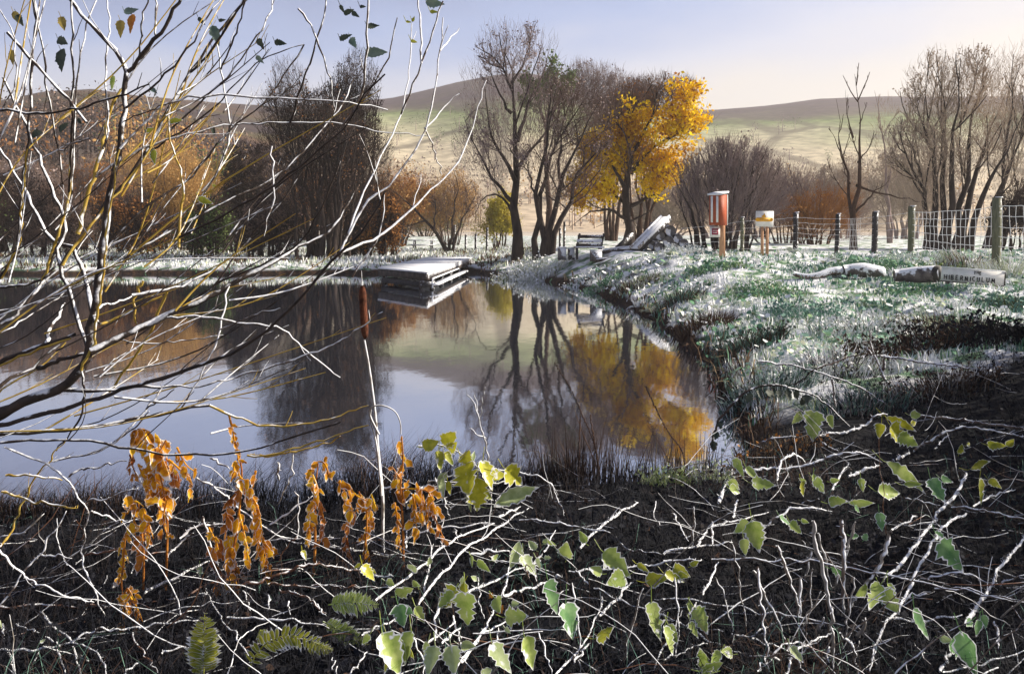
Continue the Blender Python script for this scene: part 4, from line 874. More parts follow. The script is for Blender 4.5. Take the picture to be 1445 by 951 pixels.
# ------------------------------------------------------------------ grass and low plants on the banks
def blades(n, xr, yr, keepf, h, wd, mats, probs, name, label=None, lean=.35, up=1.0, droop=.25, dens=None):
    m_ = MB(); X = rng.uniform(*xr, n); Yv = 1 / rng.uniform(1 / yr[1], 1 / yr[0], n) if dens is None else dens(n)
    if dens is None: X = rng.uniform(xr[0], xr[1], n) * 1.0
    kp = keepf(X, Yv); X, Yv = X[kp], Yv[kp]; Z = GZ(X, Yv); n = len(X)
    hh = h * rng.uniform(.45, 1.3, n) * (1 + .9 * vnoise(X, Yv, 1.4)); ww = wd * rng.uniform(.6, 1.3, n) * np.clip(Yv / 12, .45, 2.4)
    th = rng.uniform(0, 2 * math.pi, n); ld = np.stack([np.cos(th), np.sin(th), np.zeros(n)], -1)
    B0 = np.stack([X, Yv, Z - .01], -1); mid = B0 + ld * (lean * .4 * hh)[:, None] + np.array([0, 0, 1]) * (hh * .6)[:, None]; tip = B0 + ld * (lean * 1.2 * hh)[:, None] + np.array([0, 0, 1]) * (hh * (1 - droop * rng.uniform(0, 1, n)))[:, None]
    sd_ = np.stack([-np.sin(th + .6), np.cos(th + .6), np.zeros(n)], -1) * ww[:, None]
    v = np.stack([B0 - sd_, B0 + sd_, mid - sd_ * .7, mid + sd_ * .7, tip], 1); base = (np.arange(n) * 5)[:, None]
    pat = vnoise(X, Yv, .8) + .8 * vnoise(X + 9, Yv, 2.3) + rng.normal(size=n) * .16
    q = np.searchsorted(np.quantile(pat, np.cumsum(probs)[:-1]), pat)
    m_.add(v.reshape(-1, 3), base + np.array([0, 1, 3, 2]), q); 
    m_.F.append(base + np.array([2, 3, 4])); m_.M.append(q)
    o_ = m_.build(name, [M[x] for x in mats]); tag(o_, label, None, kind='stuff'); return o_
right_ok = lambda X, Y_: (pond_sd(X, Y_) > .10) & (np.abs(X) < Y_ * .70) & ((Y_ > 7.9 + 2.0 * vnoise(X, Y_, .5) + 1.0 * vnoise(X, Y_, 1.7)) | ((Y_ > 6.3 + 1.2 * vnoise(X, Y_, 1.9)) & (X < 2.9)))
blades(60000, (-4, 19), (7.5, 27), right_ok, .13, .010, ['grass_teal', 'grass_green', 'grass_frost', 'grass_pale', 'grass_frost'], [.12, .18, .35, .10, .25], 'frosty_grass', 'short frosted grass covering the right bank')
def lobes(n, keepf, size, mats, probs, name, label, xr=(-4, 19), yr=(8, 27), zoff=.06):
    X = rng.uniform(*xr, n); Yv = 1 / rng.uniform(1 / yr[1], 1 / yr[0], n); kp = keepf(X, Yv) & (vnoise(X, Yv, .9) + .7 * vnoise(X, Yv, 2.7) > -.02); X, Yv = X[kp], Yv[kp]; n = len(X)
    C = np.stack([X, Yv, GZ(X, Yv) + rng.uniform(0, 1, n) * zoff * 2], -1); sz = size * rng.uniform(.5, 1.4, n) * np.clip(Yv / 14, .6, 1.8)
    th = np.arange(6) / 6 * 2 * math.pi; nn = nrm(np.stack([rng.normal(size=n) * .5, rng.normal(size=n) * .5 - .35, np.ones(n)], -1)); a = nrm(np.cross(nn, [0, 1.0, .1])); b_ = np.cross(nn, a)
    rr_ = rng.uniform(.75, 1.15, (n, 6)); v = C[:, None] + sz[:, None, None] * rr_[..., None] * (a[:, None] * np.cos(th)[None, :, None] + b_[:, None] * np.sin(th)[None, :, None])
    pat = vnoise(X + 3, Yv, .55) + rng.normal(size=n) * .2; q = np.searchsorted(np.quantile(pat, np.cumsum(probs)[:-1]), pat)
    m_ = MB(); m_.add(v.reshape(-1, 3), np.arange(n * 6).reshape(n, 6), q); tag(m_.build(name, [M[x] for x in mats]), label, kind='stuff')
lobes(17000, right_ok, .045, ['grass_teal', 'grass_green', 'grass_pale', 'grass_frost'], [.28, .36, .12, .24], 'low_weeds', 'low round-leaved frosty weeds in the grass of the right bank')
# brown dead grass hanging over the bank edges, sparse frost on the far bank
edge_ok = lambda X, Y_: (pond_sd(X, Y_) > -.02) & (pond_sd(X, Y_) < .38) & (Y_ > 6.6)
near_edge = lambda X, Y_: (pond_sd(X, Y_) > -.06) & (pond_sd(X, Y_) < .40) & (Y_ < 5.9) & (X < .35 + .3 * vnoise(X, Y_, 5))
blades(60000, (-4.5, 1.3), (4.0, 5.9), near_edge, .34, .0045, ['litter_black', 'reed_dark', 'litter_brown'], [.6, .2, .2], 'water_edge_grass', 'black dead grass fringing the near water edge', lean=.5, droop=.5)
blades(60000, (-30, 6), (5.2, 42), edge_ok, .26, .012, ['grass_brown', 'reed_dark', 'reed_straw', 'grass_green'], [.45, .33, .12, .10], 'bank_edge_grass', 'dead brown grass fringing the water', lean=.7, droop=.7)
far_ok = lambda X, Y_: (pond_sd(X, Y_) > .3) & (Y_ > 33) & (X < 1)
blades(26000, (-30, 2), (34, 60), far_ok, .20, .012, ['grass_brown', 'grass_pale', 'grass_frost'], [.3, .2, .5], 'far_bank_grass', 'frosted rough grass on the far bank')
# hummocks of long bent frosted blades over the right bank
nc = 1500; cx_ = rng.uniform(-3, 18, nc); cy_ = 1 / rng.uniform(1 / 26, 1 / 7.4, nc); kp = right_ok(cx_, cy_) & (vnoise(cx_, cy_, .9) > -.12); cx_, cy_ = cx_[kp], cy_[kp]; nc = len(cx_); per = 40
szc = rng.uniform(.10, .26, nc) * np.clip(cy_ / 16, .7, 1.3); gzc = GZ(cx_, cy_); th = rng.uniform(0, 2 * math.pi, (nc, per)); ln_ = rng.uniform(.5, 1.1, (nc, per)) * szc[:, None]; el_ = rng.uniform(.25, 1.0, (nc, per))
dx_ = np.stack([np.cos(th), np.sin(th), np.zeros_like(th)], -1); B0 = np.stack([cx_, cy_, gzc - .02], -1)[:, None] + dx_ * (szc[:, None] * rng.uniform(0, .35, (nc, per)))[..., None]
pp = np.stack([B0 + dx_ * (ln_ * (1 - el_ * .6) * t_ * 1.1)[..., None] + np.array([0, 0, 1.]) * (ln_ * (el_ * 1.3 * t_ - .75 * t_ * t_ * (1.1 - el_ * .5)) + .03 * t_)[..., None] for t_ in (0, .4, .75, 1.0)], 2).reshape(-1, 4, 3)
wq = (rng.uniform(.5, 1.2, nc * per) * .0055 * np.repeat(np.clip(cy_ / 9, .7, 2.2), per))[:, None]; m_ = MB(); m_.tubes(pp, wq * np.array([[1, .85, .6, .15]]), 3)
cm = rng.choice(5, nc, p=[.40, .16, .18, .14, .12]); q_ = np.where(rng.random((nc, per)) < .72, cm[:, None], rng.integers(0, 2, (nc, per)) * 4).ravel(); q_ = np.minimum(q_, 4); m_.M[-1] = np.repeat(q_, 9)
tag(m_.build('frosted_hummocks', [M[x] for x in ('grass_frost', 'grass_pale', 'grass_green', 'grass_teal', 'grass_frost')]), 'hummocks of long bent frosted grass over the right bank', kind='stuff')
# clumps of frosted plants: each one a thing
def tuft(name, px, Y, n, h, wd, spread, mats, label, cat='plant', group=None, up=.25, lift=0.0, extra=None, loc=None):
    g0 = on_ground(px, Y) if loc is None else np.array(loc); r0 = thing(name, g0, label, cat, group); m_ = MB(); k = 1
    th = rng.uniform(0, 2 * math.pi, n); rad = np.sqrt(rng.uniform(0, 1, n)) * spread; B0 = g0 + np.stack([np.cos(th) * rad, np.sin(th) * rad * .6, np.zeros(n) - .03], -1)
    B0[:, 2] = np.maximum(GZ(B0[:, 0], B0[:, 1]), g0[2] - .3) - .03
    th2 = th + rng.normal(size=n) * .8; ln = rng.uniform(.1, 1.0, n) * (1 - up); hh = h * rng.uniform(.4, 1.15, n) * (1 - .35 * rad / spread)
    ld = np.stack([np.cos(th2), np.sin(th2), np.zeros(n)], -1); zz = np.array([0, 0, 1.]); pts = np.stack([B0 + ld * (ln * hh * s_ ** 1.7)[:, None] + zz * (hh * (s_ - .30 * ln * s_ ** 3))[:, None] for s_ in (0, .35, .7, 1.0)], 1)
    m_.tubes(pts, np.array([1, .8, .5, .15])[None] * (wd * rng.uniform(.6, 1.2, n))[:, None], 3, 0); q = rng.integers(0, len(mats), n); m_.M[-1] = np.repeat(q, 9)
    m_.build('stems', [M[x] for x in mats], r0)
    if extra: lm, sz, cnt = extra; m2 = MB(); T = pts[:, 1:].reshape(-1, 3); m2.bits(T[rng.integers(0, len(T), cnt)] + rng.normal(size=(cnt, 3)) * sz, sz, 0); m2.build('foliage', M[lm], r0)
    return r0
for px, Y, n, h, wd, sp, ms, lab, ex in [
    (735, 31.5, 420, .75, .012, 1.0, ['grass_frost', 'ivy', 'grass_pale'], 'frosted bushy plant hiding the foot of the tallest trunk', ('grass_frost', .05, 600)), (705, 29.5, 380, .60, .012, 1.1, ['ivy', 'grass_green', 'grass_frost'], 'olive green tuft beside the shore end of the jetty', ('ivy', .05, 800)),
    (768, 30.5, 360, .62, .012, .9, ['grass_frost', 'grass_pale'], 'white frosted tuft at the foot of the four-stemmed tree', ('grass_frost', .05, 500)), (680, 32.5, 240, .42, .012, .7, ['grass_pale', 'grass_brown'], 'pale yellowish tuft where the jetty meets the bank', ('grass_pale', .04, 300)),
    (968, 27.6, 320, .45, .011, .8, ['grass_frost', 'grass_teal'], 'frosted scrub between the log heap and the box', ('grass_frost', .04, 500)), (998, 25.6, 260, .36, .011, .7, ['grass_frost', 'grass_brown'], 'white frosted grass at the foot of the box post', None),
    (1372, 20.5, 420, .55, .012, .9, ['grass_pale', 'reed_straw', 'grass_frost', 'reed_dark'], 'pale straw tuft under the right end of the wire mesh', None), (1425, 18.6, 420, .62, .012, .9, ['grass_pale', 'grass_frost'], 'tall pale frosted tuft right of the tallest post', None),
    (1300, 23.0, 260, .35, .010, .9, ['grass_frost', 'grass_green'], 'frosted grass tuft at the foot of the mossy post', None), (1225, 20.3, 420, .26, .011, 1.1, ['grass_green', 'grass_teal'], 'dark green weeds behind the middle log', ('grass_green', .04, 900)),
    (1345, 18.9, 420, .28, .011, 1.0, ['grass_green', 'ivy'], 'green weeds behind the lettered board', ('ivy', .04, 900)), (1300, 16.6, 360, .20, .010, .9, ['grass_green', 'grass_teal'], 'green weeds in front of the thick grey log', ('grass_green', .035, 800)), (1160, 20.2, 360, .22, .010, 1.0, ['grass_teal', 'grass_frost'], 'blue-green weeds behind the sagging branch log', ('grass_teal', .04, 700)),
    (1440, 14.5, 420, .40, .011, .8, ['grass_teal', 'reed_dark', 'ivy'], 'dark teal weeds at the right edge below the lettered board', ('grass_teal', .04, 700)),
    (900, 21.5, 340, .42, .011, .6, ['reed_dark', 'grass_brown', 'grass_pale'], 'dark spiky tuft on the bank edge below the ramp', None), (960, 17.0, 380, .42, .010, .6, ['reed_dark', 'grass_brown', 'grass_teal'], 'dark spiky tuft at the bend of the bank', None), (1000, 13.6, 380, .38, .009, .5, ['reed_dark', 'grass_brown'], 'dark brown tuft overhanging the water left of the arching bramble', None),
    (1060, 10.8, 420, .42, .009, .5, ['reed_dark', 'grass_teal'], 'blue-black tuft at the waterside above the arching bramble', ('leaf_dark', .03, 500)), (1140, 13.5, 380, .30, .010, .8, ['grass_teal', 'grass_frost'], 'blue-green frosted tuft in the middle of the right bank', ('grass_teal', .035, 900)), (1215, 12.0, 420, .36, .010, .8, ['reed_dark', 'grass_frost', 'grass_teal'], 'dark and white tuft behind the upright forked twig', ('grass_frost', .03, 700)),
    (1330, 12.2, 420, .34, .010, .9, ['reed_dark', 'grass_brown', 'grass_pale'], 'brown-black tuft on the crest right of the forked twig', None), (1080, 16.5, 380, .26, .010, .9, ['grass_green', 'grass_pale'], 'pale green clump in the frost left of the logs', ('grass_green', .035, 900)), (1010, 20.0, 300, .24, .010, .8, ['grass_green', 'grass_teal'], 'bright green clump below the box', ('grass_green', .04, 900)),
    (1085, 8.2, 420, .34, .007, .5, ['litter_black', 'grass_teal', 'grass_frost'], 'blue-black herbs with frost specks inside the curve of the arching bramble', ('leaf_teal', .025, 500)), (1180, 8.6, 420, .32, .007, .6, ['litter_black', 'grass_frost', 'stem_grey'], 'grey and white dead stalks right of the arching bramble', ('grass_frost', .02, 260)),
    (1270, 9.2, 460, .42, .007, .7, ['litter_black', 'reed_dark', 'grass_brown'], 'dark brown dead bracken clump below the forked twig', ('reed_dark', .03, 600)), (1360, 9.6, 460, .48, .007, .8, ['litter_black', 'reed_dark', 'litter_brown'], 'black thicket of dead stems near the right edge', ('litter_black', .03, 700)), (1440, 9.0, 460, .50, .007, .8, ['litter_black', 'litter_brown'], 'deep black clump of dead stems on the right edge', ('litter_black', .03, 700)),
    (1095, 6.1, 300, .22, .005, .4, ['grass_brown', 'reed_straw', 'litter_brown'], 'rusty brown dead clump under the first long arching cane', ('leaf_rust', .018, 160)), (1210, 7.0, 360, .26, .006, .5, ['litter_black', 'stem_grey', 'grass_teal'], 'slate-blue herbs at the middle of the dark slope', ('leaf_teal', .02, 300)), (1330, 7.2, 360, .26, .006, .5, ['litter_black', 'grass_brown', 'stem_grey'], 'brown-grey dead herbs left of the yellow-green shoot', ('reed_dark', .02, 400)),
    (860, 24.5, 300, .28, .010, .8, ['grass_green', 'grass_frost'], 'pale green tuft on the mound in front of the bench', ('grass_green', .04, 700)), (815, 27.0, 280, .26, .010, .8, ['grass_frost', 'grass_green'], 'frosty green tuft left of the bench front', ('grass_frost', .04, 500))]:
    tuft('frosted_tuft', px, Y, n, h, wd, sp, ms, lab, 'plant', 'tufts of frosted plants on the bank', extra=ex)

# ------------------------------------------------------------------ foreground: willow stems at the left
def cv(sx, sy, k): return lambda pts: [(sx + x / k, sy + y / k) for x, y in pts]
g1 = cv(0, 0, 2.377); g2 = cv(480, 0, 2.377); g4 = cv(0, 350, 3.0104); g4b = cv(480, 400, 3.0104); g5 = cv(960, 400, 2.98)
g6 = cv(0, 580, 2.5625); g7 = cv(440, 580, 2.5635); g8 = cv(940, 580, 2.562)
def curve3(pts, Ys, k=None):
    p = np.array([P(x, y, Yv) for (x, y), Yv in zip(pts, Ys)]); return chain(p, k or max(6, 4 * len(pts)))
def leafgrid(mb, c, L, W, ang, yaw=0.0, pitch=0.0, kind='ovate', m=0, curl=0.25, fold=0.25, nt=13):
    """one leaf blade: centre of its base c, length, width, direction in the upright plane, then turned by yaw and pitch"""
    t = np.linspace(0, 1, nt); 
    if kind == 'ovate': w_ = np.sin(math.pi * t ** 0.62) ** 0.85 * (1 - .25 * t)
    elif kind == 'lance': w_ = np.sin(math.pi * t ** 0.8) ** 1.1
    elif kind == 'ragged': w_ = np.sin(math.pi * t ** 0.7) ** .8
    else: w_ = np.where(t < .25, .5 + 2 * t, np.where(t < .55, 1 - .5 * (t - .25) / .3, .85 * (1 - (t - .55) / .45))); w_[0] = .25; w_[-1] = 0.02
    jit = 1 + rng.normal(size=nt) * (.07 if kind != 'ragged' else .28); jit = jit * (1 + .09 * np.where(np.arange(nt) % 2, 1, -1)); w_ = np.clip(w_ * jit, 0.015, 1.3) * W / 2
    ca, sa = math.cos(ang), math.sin(ang); u = np.array([ca, 0, sa]); v = np.array([-sa, 0, ca]); n_ = np.array([0, -1., 0])
    xx = t * L; sag = -curl * L * t ** 2; a_ = np.array([-1, -.80, -.45, 0, .45, .80, 1]); rows = []
    js = 1 + rng.normal(size=(nt, 2)) * .06
    for i_ in range(nt):
        for a2 in a_:
            s_ = w_[i_] * (js[i_, 0] if a2 < 0 else js[i_, 1]); rows.append(u * (xx[i_] - .06 * L * abs(a2) * (1 - t[i_])) + v * a2 * s_ + n_ * (sag[i_] * -1 * .6 + fold * abs(a2) * w_[i_]) + np.array([0, 0, -1]) * (curl * .35 * L * t[i_] ** 2))
    q = np.array(rows); Rm = rotz(yaw) @ rotx(pitch); q = q @ Rm.T + c
    f = [[i_ * 7 + j, i_ * 7 + j + 1, i_ * 7 + j + 8, i_ * 7 + j + 7] for i_ in range(nt - 1) for j in range(6)]
    rim = np.tile(np.array([1, .5, 0, 0.5, 0, .5, 1.]), nt); rim[:7] = np.maximum(rim[:7], .8); rim[-14:] = np.maximum(rim[-14:], .75)
    mb.add(q, f, m, rim)

WY = 3.3
wil = thing('willow', on_ground(-230, WY), 'frosted willow with bare stems fanning across the left of the pond', 'willow')
WB = [  # crop function, points, width in photo px at start, end, material, depth drift
 ('A', [(-230, 900), (-120, 690)] + g4([(0, 705), (250, 600), (350, 500), (385, 420), (390, 330), (412, 200), (440, 20)]) + g1([(356, 770), (370, 650), (400, 520), (420, 320), (415, 210), (300, 80), (225, -15)]), 24, 5, 'twig_frost', 0),
 ('g', g4([(345, 520), (390, 430), (408, 330), (425, 200), (445, 60)]) + g1([(362, 760), (385, 600), (402, 500)]), 6, 3, 'twig_gold', -.03),
 ('B', g4([(385, 425), (640, 310), (900, 190), (1150, 60), (1260, 0)]) + [(470, 320), (500, 270)], 13, 3, 'twig_frost', .5),
 ('C', g4([(230, 612), (460, 612), (600, 588), (840, 590), (1000, 550)]), 7, 2, 'twig_frost', .3),
 ('D', [(-200, 640)] + g4([(0, 750), (250, 690), (460, 620), (600, 578), (880, 490), (1100, 380), (1300, 180), (1445, 20)]) + [(515, 320), (543, 270)], 9, 3, 'twig_frost', -.4),
 ('E', [(-200, 620)] + g4([(0, 768), (350, 748), (600, 715), (890, 668)]), 8, 5, 'twig_frost', .2), ('E2', g4([(890, 668), (1050, 735), (1150, 757), (1300, 745), (1445, 712)]) + [(520, 572)], 5, 2, 'twig_gold', .1),
 ('F', [(-200, 625)] + g4([(0, 802), (330, 795), (550, 840), (740, 865), (1000, 865), (1200, 820), (1445, 740)]), 6, 3, 'twig_frost', -.3),
 ('G', [(-100, 560)] + g4([(0, 485), (170, 415), (320, 365)]), 9, 5, 'twig_frost', 0), ('G2', [(-100, 580)] + g4([(0, 500), (170, 430), (300, 385)]), 5, 4, 'twig_gold', 0),
 ('H', [(-100, 640)] + g4([(0, 590), (150, 500), (290, 375)]), 8, 4, 'twig_frost', .2), ('H2', [(-60, 620)] + g4([(0, 610), (150, 520), (280, 400)]), 5, 3, 'twig_gold', .2),
 ('I', g4([(160, 508), (270, 470), (370, 452)]), 8, 5, 'twig_frost', .1),
 ('J', g4([(-60, 380), (0, 330), (100, 255), (180, 130), (250, 10)]), 7, 5, 'twig_frost', .2), ('J2', g1([(140, 940), (205, 760), (233, 640), (240, 500)]), 6, 5, 'twig_gold', .1), ('J3', g1([(233, 640), (240, 500), (246, 300), (240, -20)]), 5, 4, 'twig_frost', .1),
 ('K', g1([(-20, 960), (55, 830), (75, 620), (98, 450), (105, 200), (124, 60), (108, -20)]), 6, 6, 'twig_frost', -.1), ('K2', g1([(5, 935), (65, 800), (76, 660), (92, 500)]), 4, 3, 'twig_gold', -.12),
 ('L', g4([(370, 440), (300, 210), (255, 90), (238, 0)]) + g1([(215, 740), (100, 460), (10, 260)]), 7, 4, 'twig_frost', .4),
 ('M', g4([(392, 320), (360, 190), (310, 10)]) + g1([(165, 800), (75, 620), (-20, 470)]), 8, 4, 'twig_frost', .5),
 ('N', g1([(260, 785), (310, 610), (345, 500), (362, 400), (405, 300)]), 7, 4, 'twig_gold', .1), ('N3', g1([(345, 500), (362, 380), (352, 240), (368, 100), (358, -10)]), 4, 3, 'twig_frost', .3),
 ('O', g1([(200, 910), (350, 700), (500, 500), (568, 360), (690, 170), (830, -20)]), 7, 4, 'twig_frost', .3), ('O2', g1([(210, 890), (300, 760), (400, 640), (480, 530), (560, 375)]), 6, 3, 'twig_gold', .28),
 ('P', g1([(350, 920), (550, 790), (760, 680), (930, 590), (1050, 470), (1141, 360)]) + [(500, 110)], 6, 3, 'twig_frost', .6), ('P2', g1([(340, 850), (480, 690), (620, 610), (760, 440), (900, 330), (1020, 150)]), 5, 3, 'twig_frost', .2),
 ('Q', g1([(600, 830), (610, 620), (562, 430), (575, 350)]), 6, 3, 'twig_gold', .1), ('R', g1([(530, 790), (700, 610), (765, 440), (742, 250), (728, 150)]), 5, 3, 'twig_frost', .4),
 ('S', g1([(-20, 362), (150, 383), (300, 352), (410, 318), (500, 283)]), 5, 3, 'twig_frost', -.2), ('T', g1([(280, 590), (470, 482), (660, 432), (800, 410), (1000, 408), (1141, 412)]) + g2([(140, 440), (290, 455)]), 5, 2, 'twig_white', .5),
 ('U', g1([(410, 500), (560, 350), (700, 320), (900, 325), (1141, 343), (1220, 350), (1300, 370)]), 5, 3, 'twig_white', .4), ('V', g1([(600, 810), (900, 640), (1141, 445)]) + g2([(60, 350), (150, 250)]), 5, 3, 'twig_frost', -.3),
 ('W', g2([(-20, 850), (120, 790), (270, 660), (380, 555), (430, 450), (490, 270)]), 5, 2, 'twig_white', .3), ('X', g2([(-30, 850), (60, 695), (170, 600), (285, 410), (330, 200), (345, 60)]), 5, 2, 'twig_white', .1),
 ('Y', g2([(0, 820), (60, 660), (170, 460), (222, 300), (240, 80)]), 4, 2, 'twig_white', .2), ('Z', g2([(215, 370), (270, 225), (345, 5)]), 4, 3, 'twig_white', 0),
 ('a', g2([(0, 420), (70, 300), (95, -10)]), 5, 4, 'twig_white', 0), ('b', g2([(40, 375), (150, 220), (192, 60)]), 4, 2, 'twig_white', 0), ('c', g2([(40, 930), (130, 790), (148, 650)]), 4, 2, 'twig_white', 0), ('d', g2([(280, 412), (400, 315)]), 3, 2, 'twig_white', 0),
 ('e', g2([(340, 160), (400, 95)]), 3, 2, 'twig_white', 0), ('f', g2([(295, 420), (320, 500), (340, 585)]), 3, 2, 'twig_white', 0), ('h', g2([(265, 225), (268, 100), (262, -10)]), 4, 3, 'twig_white', .1),
 ('i', g1([(435, 355), (600, 210), (700, 60), (745, -15)]), 5, 3, 'twig_frost', .2), ('j', g1([(640, 245), (740, 130), (825, -15)]), 6, 4, 'twig_frost', 0), ('k', g1([(765, 245), (800, 110), (825, -10)]), 4, 3, 'twig_frost', 0),
 ('l', g1([(560, 440), (780, 240), (900, 60), (915, -10)]), 4, 3, 'twig_frost', .3), ('m', g1([(955, 392), (1060, 130), (1095, -10)]), 5, 3, 'twig_frost', .2), ('n', g1([(432, 228), (545, 100), (612, -15)]), 7, 5, 'twig_frost', 0),
 ('o', g1([(460, 195), (480, 60), (498, -10)]), 4, 3, 'twig_frost', 0), ('p', g1([(428, 225), (512, 140), (520, -10)]), 4, 3, 'twig_frost', .1), ('q', g1([(25, 110), (240, 350), (290, 412)]), 6, 5, 'twig_frost', -.1),
 ('r', g1([(143, -10), (172, 290), (210, 620)]), 4, 4, 'twig_frost', .2), ('s', g1([(225, 735), (250, 640), (265, 200), (328, -10)]), 5, 3, 'twig_frost', .3), ('t', g1([(912, 490), (917, 650), (885, 792)]), 4, 2, 'twig_white', 0),
 ('u', g1([(565, 1000), (690, 940), (800, 800), (960, 640), (1100, 420), (1141, 300)]), 4, 2, 'twig_frost', .3), ('v', g1([(520, 530), (700, 400), (870, 210), (1020, 150)]), 4, 2, 'twig_frost', .2),
 ('w', g1([(730, 950), (960, 850), (1060, 740), (1141, 540)]), 4, 3, 'twig_frost', -.2), ('x', g1([(1000, 30), (1060, 120), (1110, 290), (1120, 360)]), 4, 2, 'twig_frost', 0), ('y', g4([(500, 385), (680, 400), (830, 388), (950, 370)]), 3, 2, 'twig_frost', .1),
 ('z', g4([(690, 290), (850, 290), (1000, 310), (1150, 330), (1210, 350), (1300, 440), (1445, 550)]), 5, 3, 'twig_white', .2), ('aa', g4([(560, 200), (750, 165), (900, 100), (1030, 0)]), 6, 3, 'twig_white', .3),
 ('bb', g4([(980, 190), (935, 370), (860, 540), (770, 680)]), 4, 3, 'twig_white', .2), ('cc', g4([(710, 185), (650, 330), (560, 480), (465, 610)]), 6, 5, 'twig_gold', .1), ('dd', g4([(608, 140), (572, 230), (580, 322)]), 6, 4, 'twig_gold', 0),
 ('ee', g4([(1040, 595), (1200, 520), (1330, 465), (1445, 410)]) + [(540, 440)], 5, 2, 'twig_white', .1), ('ff', g4([(975, 355), (1100, 285), (1190, 255)]), 3, 2, 'twig_white', 0), ('gg', g4([(370, 520), (372, 640), (330, 750), (240, 860)]), 5, 3, 'twig_frost', .1),
 ('hh', g4([(700, 610), (600, 730), (490, 830), (400, 870), (250, 900)]), 4, 3, 'twig_white', .2), ('ii', g4([(425, 270), (480, 240), (560, 205)]), 5, 3, 'twig_white', .1), ('jj', g4([(425, 325), (500, 295), (690, 205)]), 6, 4, 'twig_gold', .1),
 ('kk', g4([(-30, 420), (60, 370), (170, 280), (320, 160), (370, 90)]), 4, 3, 'twig_frost', .3), ('ll', g4([(170, 400), (225, 310), (275, 235)]), 7, 4, 'twig_frost', .2), ('mm', g4([(0, 215), (120, 175), (200, 130), (240, 60)]), 6, 4, 'twig_frost', 0),
 ('nn', g1([(0, 340), (50, 250), (40, 110), (-10, 20)]), 3, 2, 'twig_frost', 0), ('oo', g1([(200, 520), (240, 490), (300, 465)]), 4, 3, 'twig_white', 0), ('pp', g1([(420, 430), (480, 390), (560, 350)]), 3, 2, 'twig_frost', 0),
 ('qq', g4([(1050, 880), (1150, 880), (1260, 850), (1445, 790)]) + [(520, 600)], 4, 2, 'twig_gold', 0), ('rr', g4([(640, 700), (740, 600)]), 3, 2, 'twig_frost', 0), ('ss', g4([(440, 520), (500, 460), (580, 430)]), 3, 2, 'twig_frost', .1)]
KN = []
for nm_, pts, w0, w1, mt, dr in WB:
    x0, y0 = pts[0]; Y0 = WY + .35 * float(vnoise(x0 / 200, y0 / 200)) + (0 if nm_ in 'AgG' else rng.uniform(-.12, .12)); n = len(pts)
    Ys = [Y0 + dr * (i_ / (n - 1)) for i_ in range(n)]; q = curve3(pts, Ys); k = len(q)
    if KN and mt != 'twig_gold':      # spring from the nearest branch already grown
        K = np.concatenate(KN); sx = CX + K[:, 0] / K[:, 1] * F; sy = HY + (EYE - K[:, 2]) / K[:, 1] * F
        dd = np.hypot(sx - x0, sy - y0); j = int(np.argmin(dd))
        if 1 < dd[j] < 24 and abs(K[j, 1] - Y0) < .9:
            wgt = np.linspace(1, 0, k)[:, None] ** 1.6; q = q + (K[j] - q[0]) * wgt
    if w0 >= 4: KN.append(q.copy())
    q[1:-1] += rng.normal(size=(k - 2, 3)) * .0035; rr = np.linspace(w0, w1, k) * (.74 if w0 < 7 else .9) * WY / F / 2 * (1 + rng.normal(size=k) * .07)
    m_ = MB(); m_.tube(q, rr, 8 if w0 > 6 else 6)
    L = np.linalg.norm(np.diff(q, axis=0), axis=1).sum()
    if L > .5 and nm_ not in ('g', 'G2', 'H2', 'O2', 'K2'):
        ns = int(L * 1.6); S, D, LL = spawn(q[None], np.array([L]), ns, .6, .16, up=.25); Pc = grow(S, D, np.clip(LL, .05, .35), 5, .10, .05); m_.tubes(Pc, np.tile(np.linspace(.0024, .0012, 6), (ns, 1)), 4)
    m_.build('trunk' if nm_ == 'A' else 'branch', M[mt], wil, smooth=True)
LV = [(19, 18, 22, -50, 'leaf_ochre'), (24, 22, 18, -60, 'leaf_dark'), (17, 72, 20, -80, 'leaf_ochre'), (86, 25, 22, -70, 'leaf_ochre'), (82, 56, 26, -20, 'leaf_dark'), (86, 72, 36, -65, 'leaf_dark'), (187, 22, 28, -80, 'leaf_rust'), (170, 30, 24, -85, 'leaf_ochre'), (176, 18, 20, 20, 'leaf_teal'),
      (300, 38, 26, -70, 'leaf_teal'), (280, 26, 14, -40, 'leaf_dark'), (309, 30, 11, 10, 'leaf_dark'), (364, 56, 17, -55, 'leaf_dark'), (388, 60, 18, -5, 'leaf_dark'), (362, 80, 14, -40, 'leaf_teal'), (160, 108, 20, -90, 'leaf_lime'), (212, 124, 14, -40, 'leaf_teal'), (46, 190, 26, 5, 'leaf_dark'), (84, 184, 22, 30, 'leaf_dark'),
      (240, 172, 20, 10, 'leaf_olive'), (216, 212, 24, -65, 'leaf_olive'), (280, 280, 22, -15, 'leaf_olive'), (206, 186, 16, 20, 'leaf_olive'), (486, 20, 18, 20, 'leaf_dark'), (497, 18, 14, -30, 'leaf_dark'), (508, 10, 10, 0, 'leaf_dark'), (480, 8, 12, -60, 'leaf_dark'), (518, 38, 18, 12, 'leaf_dark'), (480, 56, 20, 20, 'leaf_dark'), (495, 55, 20, -50, 'leaf_teal'),
      (517, 75, 30, 10, 'leaf_teal'), (602, 4, 26, 0, 'leaf_teal'), (607, 17, 12, 0, 'leaf_olive'), (573, 31, 8, 0, 'leaf_olive'), (582, 31, 9, 70, 'leaf_olive'), (580, 58, 10, -10, 'leaf_olive'), (110, 168, 10, -50, 'leaf_dark'), (300, 180, 12, -80, 'leaf_dark'), (300, 262, 8, 0, 'leaf_olive')]
